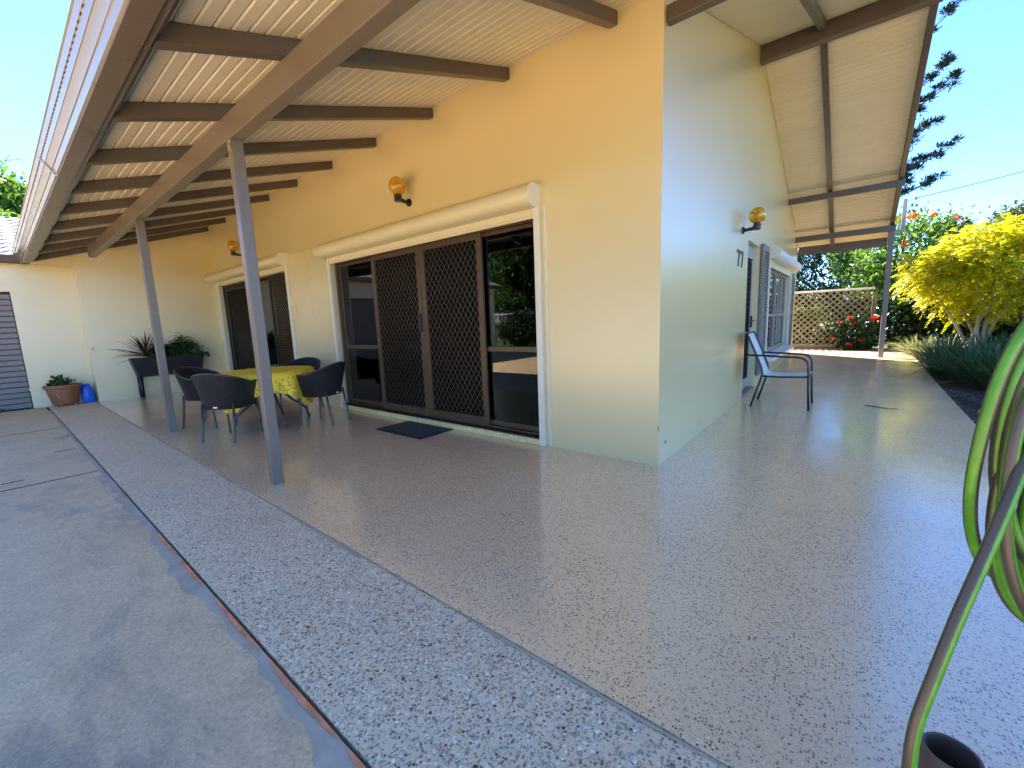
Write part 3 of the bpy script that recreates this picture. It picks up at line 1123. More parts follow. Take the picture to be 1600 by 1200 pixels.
# bent strap round the gutter
b = MB()
b.tube([(-4.15, -2.935, 2.78), (-4.12, -2.92, 2.735), (-4.07, -2.885, 2.665), (-4.05, -2.852, 2.602), (-4.0, -2.80, 2.598), (-3.97, -2.735, 2.60)], 0.006, 6)
b.build('gutter_strap', 'mast_grey', roof, smooth=True)

# posts
def post(x0, x1, y0, y1, z0, z1):
    b = MB()
    b.box(x0, x1, y0, y1, z0, z1)
    return b.build('post', 'post_paint', house, bevel=0.006)


post(-2.472, -2.392, -2.087, -2.003, 0.0, 2.646)
post(-5.662, -5.582, -2.087, -2.003, 0.0, 2.646)
post(1.628, 1.708, -2.087, -2.003, 0.0, 2.646)
post(1.637, 1.725, 8.702, 8.788, gz(8.75), 2.813)
# swallow-nest like mud patch at post top
b = MB()
for i in range(14):
    b.lathe([(0.0, -0.008), (0.009, -0.003), (0.009, 0.003), (0.0, 0.008)], (-2.40 + random.uniform(-0.035, 0.005), -2.089, 2.60 + random.uniform(-0.04, 0.03)), 7)
b.build('mud_nest', 'fence_timber', house)

# ---- sliding doors
def rect_frame(b, x0, x1, z0, z1, y0, y1, wl, wr, wt, wb):
    b.box(x0, x0 + wl, y0, y1, z0, z1)
    b.box(x1 - wr, x1, y0, y1, z0, z1)
    b.box(x0 + wl, x1 - wr, y0 + 0.001, y1 - 0.001, z1 - wt, z1)
    b.box(x0 + wl, x1 - wr, y0 + 0.001, y1 - 0.001, z0, z0 + wb)


def diamond_mesh(b, x0, x1, z0, z1, y, cw=0.078, ch=0.112, w=0.0038):
    H, W = z1 - z0, x1 - x0
    sl = ch / cw
    for sgn in (1, -1):
        k0 = -int(H / ch) - 2
        for i in range(k0, int(W / cw) + 3 + int(H / ch)):
            xa = i * cw
            pts = []
            # line x = xa + sgn * z/sl, clip to the panel
            lo, hi = 0.0, H
            za, zb = sorted(((0 - xa) * sgn * sl, (W - xa) * sgn * sl))
            lo, hi = max(lo, za), min(hi, zb)
            if hi - lo < 0.01:
                continue
            p = Vector((x0 + xa + sgn * lo / sl, y + 0.001 * sgn, z0 + lo))
            q = Vector((x0 + xa + sgn * hi / sl, y + 0.001 * sgn, z0 + hi))
            b.bar(p, q, 0.0022, w, (0, 1, 0)) if False else b.bar(p, q, w, 0.002, (0, 1, 0))


sd = MB()
X0, X1, Z0, Z1 = D1
rect_frame(sd, X0 + 0.002, X1 - 0.002, 0.062, Z1 - 0.002, 0.05, 0.15, 0.04, 0.035, 0.035, 0.03)
door1 = sd.build('sliding_door', 'bronze_frame', house, bevel=0.003)
zt, zb_ = Z1 - 0.04, 0.095
# fixed side lights with mid rails
for (a, c) in ((-4.935, -3.905), (-2.03, -1.19)):
    f = MB()
    rect_frame(f, a, c, zb_, zt, 0.092, 0.128, 0.045, 0.045, 0.035, 0.055)
    f.box(a + 0.045, c - 0.045, 0.09, 0.13, 0.93, 0.985)
    f.build('panel_frame', 'bronze_frame', door1, bevel=0.003)
    for (p, q) in ((zb_ + 0.05, 0.935), (0.98, zt - 0.03)):
        g = MB()
        g.box(a + 0.04, c - 0.04, 0.107, 0.113, p, q)
        g.build('pane', 'glass', door1)
# mesh security doors in front
for (a, c) in ((-4.02, -2.985), (-2.98, -1.955)):
    f = MB()
    rect_frame(f, a, c, zb_ - 0.005, zt + 0.005, 0.052, 0.084, 0.075, 0.075, 0.06, 0.085)
    f.build('security_door', 'bronze_frame', door1, bevel=0.003)
    mb = MB()
    diamond_mesh(mb, a + 0.07, c - 0.07, zb_ + 0.075, zt - 0.05, 0.068)
    tag(mb.build('diamond_mesh', 'mesh_metal', door1), kind='stuff')
    g = MB()
    g.box(a + 0.07, c - 0.07, 0.078, 0.079, zb_ + 0.07, zt - 0.05)
    g.build('fly_screen', 'flyscreen', door1)
    g = MB()
    g.box(a + 0.06, c - 0.06, 0.107, 0.113, zb_ + 0.03, zt - 0.02)
    g.build('pane', 'glass', door1)
b = MB()
b.tube([(-3.02, 0.05, 1.18), (-3.02, 0.022, 1.20), (-3.02, 0.018, 1.28), (-3.02, 0.022, 1.36), (-3.02, 0.05, 1.38)], 0.011, 8)
b.box(-3.045, -2.995, 0.044, 0.052, 1.16, 1.40)
b.build('handle', 'black_plastic', door1, bevel=0.003)
# blind cords behind the right pane
b = MB()
b.tube([(-1.50, 0.2, 0.16), (-1.50, 0.2, 2.18)], 0.006, 6)
b.build('blind_cord', 'curtain', door1)
# painted threshold
b = MB()
b.box(-4.99, -1.14, -0.045, 0.198, 0.0, 0.0605)
b.build('threshold', 'sill_paint', house, bevel=0.008)
b = MB()
b.box(-9.87, -6.42, -0.045, 0.198, 0.0, 0.0605)
b.build('threshold', 'sill_paint', house, bevel=0.008)
b = MB()
b.box(-4.975, -1.155, -0.012, 0.05, 0.061, 0.075)
b.build('door_track', 'dark_frame', door1)

# ---- roller shutters
def shutter_profile(h, d):
    # rounded front, flat top slope: (out from wall, height)
    pr = [(0, 0), (0, h), (d * 0.45, h)]
    for i in range(9):
        a = math.pi / 2 - math.pi * i / 8
        pr.append((d * 0.45 + d * 0.55 * math.cos(a), h * 0.5 + h * 0.5 * math.sin(a)))
    return pr


def shutter_x(x0, x1, z0, h, d, tx0, tx1, ztop):
    b = MB()
    pr = shutter_profile(h, d)
    b.prism(pr, lambda u, v: (x0 + 0.008, -u, z0 + v), lambda u, v: (x1 - 0.008, -u, z0 + v))
    s = smooth_angle(b.build('roller_shutter', 'shutter_cream', house), 35)
    for (a, c) in ((x0, x0 + 0.0078), (x1 - 0.0078, x1)):
        b = MB()
        pr2 = shutter_profile(h + 0.006, d + 0.004)
        b.prism(pr2, lambda u, v: (a, -u, z0 - 0.003 + v), lambda u, v: (c, -u, z0 - 0.003 + v))
        b.build('end_cap', 'shutter_cap', s)
    # lowered slats under the box (end bar)
    b = MB()
    b.box(tx0, tx1, -0.034, -0.012, ztop, z0 + 0.002)
    b.box(tx0, tx1, -0.044, -0.034, ztop + 0.02, ztop + 0.026)
    b.build('end_slat', 'shutter_cream', s, bevel=0.003)
    for (a, c) in ((tx0 - 0.062, tx0 - 0.002), (tx1 + 0.002, tx1 + 0.062)):
        b = MB()
        b.box(a, c, -0.048, -0.001, 0.002, z0 + 0.001)
        b.build('guide_track', 'shutter_cap', s, bevel=0.004)
    return s


shutter_x(-5.10, -1.13, 2.285, 0.20, 0.20, -4.965, -1.185, 2.198)
shutter_x(-10.12, -6.37, 2.345, 0.20, 0.20, -9.84, -6.46, 2.265)

# second sliding door: louvred left leaf, open gap, mesh right leaf
sd = MB()
X0, X1, Z0, Z1 = D2
rect_frame(sd, X0 + 0.002, X1 - 0.002, 0.062, Z1 - 0.002, 0.05, 0.15, 0.05, 0.04, 0.035, 0.03)
door2 = sd.build('sliding_door', 'dark_frame', house, bevel=0.003)
f = MB()
rect_frame(f, -9.78, -8.40, 0.10, 2.22, 0.055, 0.095, 0.16, 0.10, 0.09, 0.12)
f.build('louvre_leaf', 'dark_frame', door2, bevel=0.003)
first = None
for i in range(44):
    z = 0.245 + i * 0.0432
    if first is None:
        b = MB()
        b.hexa([(-9.63, 0.066, -0.016), (-8.49, 0.066, -0.016), (-8.49, 0.072, -0.018), (-9.63, 0.072, -0.018),
                (-9.63, 0.083, 0.018), (-8.49, 0.083, 0.018), (-8.49, 0.089, 0.016), (-9.63, 0.089, 0.016)])
        first = b.build('slat', 'dark_frame', door2)
        first.location.z = z
    else:
        share(first, 'slat', door2, loc=(0, 0, z))
f = MB()
rect_frame(f, -7.42, -6.48, 0.09, 2.225, 0.055, 0.085, 0.06, 0.045, 0.06, 0.08)
f.build('security_door', 'dark_frame', door2, bevel=0.003)
mb = MB()
diamond_mesh(mb, -7.37, -6.52, 0.16, 2.17, 0.07, 0.083, 0.095, 0.012)
tag(mb.build('diamond_mesh', 'bronze_frame', door2), kind='stuff')
b = MB()
b.box(-8.42, -7.38, 0.107, 0.113, 0.10, 2.21)
b.build('pane', 'glass', door2)

# conduits and switch on the wall
b = MB()
b.box(-5.672, -5.655, -0.014, -0.001, 0.002, 2.50)
b.build('conduit', 'wall_paint', house)
b = MB()
b.box(-6.30, -5.10, -0.012, -0.001, 2.502, 2.515)
b.build('conduit', 'wall_paint', house)
b = MB()
b.box(-1.082, -1.066, -0.014, -0.001, 0.002, 2.286)
b.build('conduit', 'shutter_cap', house)
b = MB()
b.box(-6.335, -6.255, -0.035, -0.001, 1.54, 1.66)
b.build('switch_box', 'shutter_cream', house, bevel=0.006)

# ---- garden side: door, window, shutters, number
f = MB()
for (p, q) in ((3.362, 3.412), (4.148, 4.198)):
    f.box(-0.14, -0.07, p, q, 0.062, 2.233)
f.box(-0.139, -0.071, 3.412, 4.148, 2.17, 2.233)
fdoor = f.build('front_door', 'mast_grey', house, bevel=0.004)
f = MB()
for (p, q) in ((3.415, 3.50), (4.06, 4.145)):
    f.box(-0.085, -0.06, p, q, 0.09, 2.165)
f.box(-0.084, -0.061, 3.50, 4.06, 2.04, 2.165)
f.box(-0.084, -0.061, 3.50, 4.06, 0.09, 0.24)
f.build('screen_frame', 'mast_grey', fdoor, bevel=0.003)
f = MB()
f.box(-0.13, -0.10, 3.41, 4.15, 0.07, 2.17)
f.build('door_leaf', 'dark_frame', fdoor)
f = MB()
y = 3.50
for i in range(12):
    f.box(-0.076, -0.072, y + i * 0.05, y + i * 0.05 + 0.008, 0.24, 2.04)
for i in range(24):
    f.box(-0.0725, -0.069, 3.50, 4.06, 0.27 + i * 0.075, 0.28 + i * 0.075)
tag(f.build('screen_grille', 'dark_frame', fdoor), kind='stuff')
f = MB()
f.box(-0.06, -0.035, 4.07, 4.10, 1.02, 1.20)
f.tube([(-0.045, 4.085, 1.12), (0.0, 4.085, 1.12), (0.0, 3.98, 1.12)], 0.009, 6)
f.build('handle', 'black_plastic', fdoor)
b = MB()
for i in range(4):
    b.box(-0.199, 0.018, 3.362 + i * 0.2095, 3.362 + i * 0.2095 + 0.204, gz(3.7) - 0.01, 0.075)
b.build('door_step', 'brick', house, bevel=0.006)

wz0, wz1, wy0, wy1 = 0.50, 2.02, 5.02, 7.96
f = MB()
f.box(-0.13, -0.05, wy0 + 0.002, wy0 + 0.06, wz0 + 0.002, wz1 - 0.002)
f.box(-0.13, -0.05, wy1 - 0.06, wy1 - 0.002, wz0 + 0.002, wz1 - 0.002)
f.box(-0.129, -0.051, wy0 + 0.06, wy1 - 0.06, wz1 - 0.062, wz1 - 0.003)
f.box(-0.129, -0.051, wy0 + 0.06, wy1 - 0.06, wz0 + 0.003, wz0 + 0.062)
f.box(-0.12, -0.04, 6.42, 6.50, wz0 + 0.06, wz1 - 0.06)
f.box(-0.118, -0.042, wy0 + 0.06, 6.42, 1.16, 1.21)
f.box(-0.118, -0.042, 6.50, wy1 - 0.06, 1.16, 1.21)
win = f.build('window', 'mast_grey', house, bevel=0.004)
for (p, q) in ((wy0 + 0.06, 6.42), (6.50, wy1 - 0.06)):
    for (r, s_) in ((wz0 + 0.06, 1.16), (1.21, wz1 - 0.06)):
        g = MB()
        g.box(-0.083, -0.077, p, q, r, s_)
        g.build('pane', 'glass', win)
b = MB()
b.hexa([(-0.05, wy0 - 0.06, 0.43), (0.17, wy0 - 0.06, 0.41), (0.17, wy1 + 0.06, 0.41), (-0.05, wy1 + 0.06, 0.43),
        (-0.05, wy0 - 0.06, 0.498), (0.17, wy0 - 0.06, 0.462), (0.17, wy1 + 0.06, 0.462), (-0.05, wy1 + 0.06, 0.498)])
b.build('sill', 'white_trim', win, bevel=0.005)
# shutter box and tracks over the window
b = MB()
pr = shutter_profile(0.20, 0.20)
b.prism(pr, lambda u, v: (u, 4.88, 2.115 + v), lambda u, v: (u, 8.30, 2.115 + v))
rs = smooth_angle(b.build('roller_shutter', 'white_trim', house), 35)
b = MB()
b.prism(shutter_profile(0.206, 0.204), lambda u, v: (u, 4.872, 2.112 + v), lambda u, v: (u, 4.8795, 2.112 + v))
b.build('end_cap', 'shutter_cap', rs)
b = MB()
b.box(0.012, 0.034, 5.04, 7.94, 2.0, 2.117)
b.build('end_slat', 'shutter_cream', rs, bevel=0.003)
for p in (4.975, 7.945):
    b = MB()
    b.box(0.001, 0.048, p, p + 0.06, 0.50, 2.116)
    b.build('guide_track', 'shutter_cap', rs, bevel=0.003)


def louvre(y0, y1, z0, z1):
    f = MB()
    f.box(0.012, 0.05, y0, y0 + 0.05, z0, z1)
    f.box(0.012, 0.05, y1 - 0.05, y1, z0, z1)
    f.box(0.013, 0.049, y0 + 0.05, y1 - 0.05, z1 - 0.10, z1)
    f.box(0.013, 0.049, y0 + 0.05, y1 - 0.05, z0, z0 + 0.10)
    zm = z0 + (z1 - z0) * 0.46
    f.box(0.013, 0.049, y0 + 0.05, y1 - 0.05, zm, zm + 0.08)
    o = f.build('louvre_shutter', 'roller_grey', house, bevel=0.003)
    first = None
    z = z0 + 0.125
    while z < z1 - 0.115:
        if not (zm - 0.02 < z < zm + 0.10):
            if first is None:
                b = MB()
                b.hexa([(0.040, y0 + 0.048, -0.02), (0.046, y0 + 0.048, -0.017), (0.046, y1 - 0.048, -0.017), (0.040, y1 - 0.048, -0.02),
                        (0.016, y0 + 0.048, 0.017), (0.022, y0 + 0.048, 0.02), (0.022, y1 - 0.048, 0.02), (0.016, y1 - 0.048, 0.017)])
                first = b.build('slat', 'roller_grey', o)
                first.location.z = z
            else:
                share(first, 'slat', o, loc=(0, 0, z))
        z += 0.045


louvre(4.30, 4.84, 0.24, 2.29)
louvre(8.06, 8.60, 0.38, 2.09)


def digit7(y0, z0, w, h):
    """flat '7' standing off the wall; y grows away from the camera"""
    b = MB()
    t = 0.024
    prof = [(0, h), (w, h), (w, h - t), (0.62 * w, 0), (0.62 * w - t * 1.05, 0), (w - t * 1.25, h - t), (t * 0.55, h - t), (t * 0.55, h - 1.9 * t), (0, h - 1.9 * t)]
    prof = [(u, v) for u, v in reversed(prof)]
    b.prism(prof, lambda u, v: (0.002, y0 + u, z0 + v), lambda u, v: (0.010, y0 + u, z0 + v))
    b.build('house_number_digit', 'number_black', house)


digit7(2.66, 1.835, 0.145, 0.205)
digit7(2.87, 1.835, 0.145, 0.205)

b = MB()
b.box(0.0005, 0.003, 0.16, 0.176, 0.155, 0.185)
b.build('paint_chip', 'joint_dark', house)
b = MB()
b.box(-0.006, 0.0025, -0.0025, 0.006, 0.30, 0.345)
b.build('paint_chip', 'stone', house)

# mains connection mast at the far corner
mast = tag(empty('power_mast', (1.86, 9.2, 2.84)), 'grey metal power connection bracket on the roof corner above the far post', 'power bracket')
b = MB()
b.box(-0.145, -0.028, -0.025, 0.025, -0.02, 0.035)
b.build('arm', 'mast_grey', mast, bevel=0.004)
b = MB()
b.box(-0.028, 0.045, -0.03, 0.03, -0.02, 0.66)
b.build('upright', 'mast_grey', mast, bevel=0.004)
for (dx, dz) in ((0.17, 0.64), (0.12, 0.52), (0.19, 0.50), (0.09, 0.40)):
    b = MB()
    b.lathe([(0.0, -0.03), (0.02, -0.028), (0.013, -0.012), (0.024, -0.004), (0.013, 0.008), (0.022, 0.018), (0.0, 0.03)], (dx, 0.0, dz), 10)
    b.tube([(0.045, 0, dz - 0.03), (dx - 0.02, 0, dz - 0.02), (dx, 0, dz)], 0.004, 5)
    b.build('insulator', 'porcelain', mast, smooth=True)
b = MB()
b.tube([(0.17, 0, 0.64), (0.22, 0.01, 0.58), (0.21, 0, 0.47), (0.15, -0.01, 0.42), (0.09, 0, 0.40)], 0.004, 6)
b.tube([(0.09, 0, 0.56), (0.12, 0, 0.60), (0.15, 0, 0.55), (0.12, 0, 0.52)], 0.004, 6)
b.build('loop_wire', 'wire_black', mast)
b = MB()
a = Vector((2.03, 9.2, 3.48))
e = Vector((16.0, 30.0, 10.0))
pts = []
for i in range(25):
    t = i / 24
    p = a.lerp(e, t)
    p.z -= 0.9 * 4 * t * (1 - t) * 0.4
    pts.append(p)
b.tube(pts, 0.009, 6)
tag(b.build('power_line', 'wire_black'), 'thin black overhead cable running to the bracket on the roof corner', 'cable')

# ------------------------------------------------------------------ garage wing
garage = tag(empty('garage', (-10.65, -3, 0)), 'cream garage wing with a grey slatted roller door and tiled roof', 'garage')
GX, GY, GZ = -10.65, -3.0, 0.0
def gpart(b, name, mat, parent=None, **kw):
    o = b.build(name, mat, parent or garage, **kw)
    if parent is None:
        o.location = (-GX, -GY, -GZ)
    return o


b = MB()
# front face with the door opening (plane x = GX)
for (y0, y1, z0, z1) in ((-3.04, -2.19, -0.1, 2.62), (-5.75, -3.04, 2.12, 2.62), (-9.9, -5.75, -0.1, 2.62)):
    b.add([(GX, y0, z0), (GX, y1, z0), (GX, y1, z1), (GX, y0, z1)], [(0, 1, 2, 3)])
b.add([(GX, -3.04, -0.1), (GX - 0.12, -3.04, -0.1), (GX - 0.12, -3.04, 2.12), (GX, -3.04, 2.12)], [(3, 2, 1, 0)])
b.add([(GX, -5.75, -0.1), (GX - 0.12, -5.75, -0.1), (GX - 0.12, -5.75, 2.12), (GX, -5.75, 2.12)], [(0, 1, 2, 3)])
b.add([(GX, -5.75, 2.12), (GX, -3.04, 2.12), (GX - 0.12, -3.04, 2.12), (GX - 0.12, -5.75, 2.12)], [(3, 2, 1, 0)])
b.add([(GX, -9.9, -0.1), (GX - 6, -9.9, -0.1), (GX - 6, -9.9, 2.62), (GX - 3, -9.9, 3.6), (GX, -9.9, 2.62)], [(0, 1, 2, 3, 4)])
b.add([(GX, -0.01, -0.1), (GX, -0.01, 2.62), (GX - 3, -0.01, 3.6), (GX - 6, -0.01, 2.62), (GX - 6, -0.01, -0.1)], [(0, 1, 2, 3, 4)])
b.add([(GX - 6, -9.9, -0.1), (GX - 6, 0, -0.1), (GX - 6, 0, 2.62), (GX - 6, -9.9, 2.62)], [(0, 1, 2, 3)])
gpart(b, 'wall', 'wall_paint')
rd = empty('roller_door', (0, 0, 0), 0, garage)
rd.location = (-GX, -GY, -GZ)
first = None
for i in range(21):
    z = -0.015 + i * 0.1
    if first is None:
        b = MB()
        b.prism([(0, 0.004), (0.0, 0.094), (0.012, 0.096), (0.022, 0.088), (0.022, 0.016), (0.012, 0.002)],
                lambda u, v: (GX - 0.11 + u, -5.74, v), lambda u, v: (GX - 0.11 + u, -3.05, v))
        first = b.build('slat', 'roller_grey', rd, bevel=0.003)
        first.location.z = z
    else:
        share(first, 'slat', rd, loc=(0, 0, z))
b = MB()
b.box(GX - 0.13, GX - 0.112, -5.745, -3.045, -0.02, 2.115)
b.build('backing', 'joint_dark', rd)
b = MB()
b.box(GX - 0.086, GX - 0.05, -3.55, -3.40, 0.0, 0.03)
b.build('door_lift', 'black_plastic', rd)
# rolled tiles laid in courses
groof = empty('roof', (0, 0, 0), 0, garage)
groof.location = (-GX, -GY, -GZ)
first = None
SG = 0.36
pitch_y = 0.30
for i in range(12):
    if first is None:
        b = MB()
        n = 144
        ys_ = [-10.15 + 0.075 * q for q in range(n)]
        wv = lambda y: 0.024 * math.sin(2 * math.pi * y / pitch_y)
        L = 0.325
        ang = math.atan(SG)
        lo = [(0.0, y, 0.052 + wv(y)) for y in ys_]
        lo2 = [(0.0, y, 0.020 + wv(y)) for y in ys_]
        hi = [(-L, y, 0.028 + SG * L + wv(y)) for y in ys_]
        b.add(lo + hi + lo2, [(q, q + 1, n + q + 1, n + q) for q in range(n - 1)] + [(2 * n + q, 2 * n + q + 1, q + 1, q) for q in range(n - 1)])
        first = b.build('tile_course', 'roof_tile', groof, smooth=True)
        smooth_angle(first, 50)
        o = first
    else:
        o = share(first, 'tile_course', groof)
    o.location = (-10.39 - i * 0.31, 0, 2.68 + SG * i * 0.31)
b = MB()
ridge_x = -10.39 - 12 * 0.31
rz_ = 2.70 + SG * 12 * 0.31
b.add([(ridge_x, -10.15, rz_), (ridge_x, 0.5, rz_), (ridge_x - 3.6, 0.5, rz_ - 1.3), (ridge_x - 3.6, -10.15, rz_ - 1.3)], [(0, 1, 2, 3)])
b.add([(-10.42, -10.1, 2.66), (-10.42, 0.4, 2.66), (ridge_x, 0.4, rz_ - 0.03), (ridge_x, -10.1, rz_ - 0.03)], [(0, 1, 2, 3)])
b.build('roof_back', 'roof_tile', groof)
# eave soffit, fascia and gutter
b = MB()
b.box(GX - 0.02, -10.37, -10.1, -2.84, 2.60, 2.615)
gpart(b, 'soffit', 'wall_paint')
b = MB()
gp = [(-10.375, 2.60), (-10.30, 2.598), (-10.285, 2.61), (-10.275, 2.66), (-10.265, 2.70), (-10.262, 2.725), (-10.268, 2.728), (-10.275, 2.705), (-10.29, 2.66), (-10.30, 2.612), (-10.375, 2.612)]
b.prism(gp, lambda u, v: (u, -10.1, v), lambda u, v: (u, -2.86, v))
gpart(b, 'gutter', 'gutter_dark')
b = MB()
b.box(-10.395, -10.376, -10.1, -2.80, 2.59, 2.72)
gpart(b, 'fascia', 'gutter_dark')


# ------------------------------------------------------------------ wall lights
def wall_light(label, loc, rz):
    t = tag(empty('wall_light', loc, rz), label, 'wall light', 'amber globe wall lights')
    # local: wall is plane y=0, light sticks out towards -y
    b = MB()
    b.prism([(0.045 * math.cos(a * math.pi / 8), 0.045 * math.sin(a * math.pi / 8)) for a in range(16)], lambda u, v: (u, -0.001, v), lambda u, v: (u, -0.022, v))
    b.build('wall_plate', 'black_plastic', t, bevel=0.004)
    b = MB()
    b.tube([(0, -0.02, 0), (0, -0.05, 0.0), (0, -0.10, 0.004), (0, -0.145, 0.012)], [0.024, 0.020, 0.022, 0.028], 12)
    b.build('arm', 'black_plastic', t, smooth=True)
    b = MB()
    b.lathe([(0.0, -0.028), (0.042, -0.028), (0.044, -0.022), (0.044, 0.028), (0.048, 0.032), (0.048, 0.042), (0.03, 0.045), (0.0, 0.045)], (0, -0.165, 0.012), 18)
    b.build('lamp_holder', 'black_plastic', t, bevel=0.002)
    b = MB()
    pr = []
    for i in range(17):
        a = math.pi * i / 16
        pr.append((max(0.0001, 0.098 * math.sin(a)), 0.145 - 0.102 * math.cos(a)))
    b.lathe(pr, (0, -0.165, 0.012), 28)
    gl_ = b.build('globe', 'amber', t, smooth=True)
    b = MB()
    b.lathe([(0.0001, 0.045), (0.014, 0.045), (0.014, 0.09), (0.026, 0.12), (0.03, 0.15), (0.02, 0.175), (0.0001, 0.182)], (0, -0.165, 0.012), 12)
    b.build('bulb', 'white_trim', gl_, smooth=True)
    return t


wall_light('amber globe wall light above the wide mesh sliding door', (-3.025, 0, 2.70), 0)
wall_light('amber globe wall light partly hidden behind the verandah post', (-8.30, 0, 2.745), 0)
wall_light('amber globe wall light on the pale gable wall above the house number', (0, 2.93, 2.30), math.pi / 2)

# ------------------------------------------------------------------ furniture
b = MB()
mt = tag(empty('door_mat', (-2.86, -0.31, 0.0)), 'dark green woven door mat with black rubber border by the sliding door', 'door mat')
b.box(-0.43, 0.43, -0.25, 0.25, 0.001, 0.008)
b.build('border', 'mat_rubber', mt, bevel=0.003)
b = MB()
b.box(-0.385, 0.385, -0.205, 0.205, 0.008, 0.0125)
b.build('woven_panel', 'mat_weave', mt, bevel=0.002)

# table and cloth
TX, TY = -4.9, -1.09
tb = tag(empty('round_table', (TX, TY, 0)), 'round table with curved grey metal legs under the yellow cloth', 'table')
b = MB()
b.lathe([(0.0001, 0.70), (0.54, 0.70), (0.55, 0.705), (0.55, 0.725), (0.0001, 0.725)], (0, 0, 0), 48)
b.build('table_top', 'leg_grey', tb)
for i in range(4):
    a = math.radians(-4 + 90 * i)
    ca, sa = math.cos(a), math.sin(a)
    b = MB()
    b.tube([(0.06 * ca, 0.06 * sa, 0.69), (0.10 * ca, 0.10 * sa, 0.56), (0.16 * ca, 0.16 * sa, 0.42), (0.26 * ca, 0.26 * sa, 0.29), (0.38 * ca, 0.38 * sa, 0.20), (0.43 * ca, 0.43 * sa, 0.14), (0.46 * ca, 0.46 * sa, 0.06), (0.475 * ca, 0.475 * sa, 0.0)], 0.016, 10)
    b.build('leg', 'leg_grey', tb, smooth=True)

b = MB()
NA = 144
rings = []
for r in (0.0001, 0.2, 0.4, 0.52, 0.556):
    rings.append([(r * math.cos(2 * math.pi * q / NA), r * math.sin(2 * math.pi * q / NA), 0.7275) for q in range(NA)])
hs = 0.80
for s_ in range(1, 11):
    rg = []
    for q in range(NA):
        a = 2 * math.pi * q / NA
        aa = a + 0.35
        L = min(hs / max(1e-6, abs(math.cos(aa))), hs / max(1e-6, abs(math.sin(aa))), 1.02) - 0.556
        d = L * s_ / 10
        fold = 0.034 * min(1, d / 0.15) * (math.sin(9 * a + 0.7) + 0.6 * math.sin(16 * a + 2.1 * math.sin(2 * a))) * 0.7
        rr = 0.560 + 0.02 * min(1, d / 0.05) + 0.10 * d + fold
        rg.append((rr * math.cos(a), rr * math.sin(a), 0.7275 - 0.006 * min(1, d / 0.02) - d * 0.97))
    rings.append(rg)
vs = [p for rg in rings for p in rg]
b.add(vs, [(i * NA + q, i * NA + (q + 1) % NA, (i + 1) * NA + (q + 1) % NA, (i + 1) * NA + q) for i in range(len(rings) - 1) for q in range(NA)])
cl = b.build('tablecloth', 'cloth_yellow', smooth=True, loc=(TX, TY, 0))
tag(cl, 'yellow printed tablecloth draped over the round table', 'tablecloth')


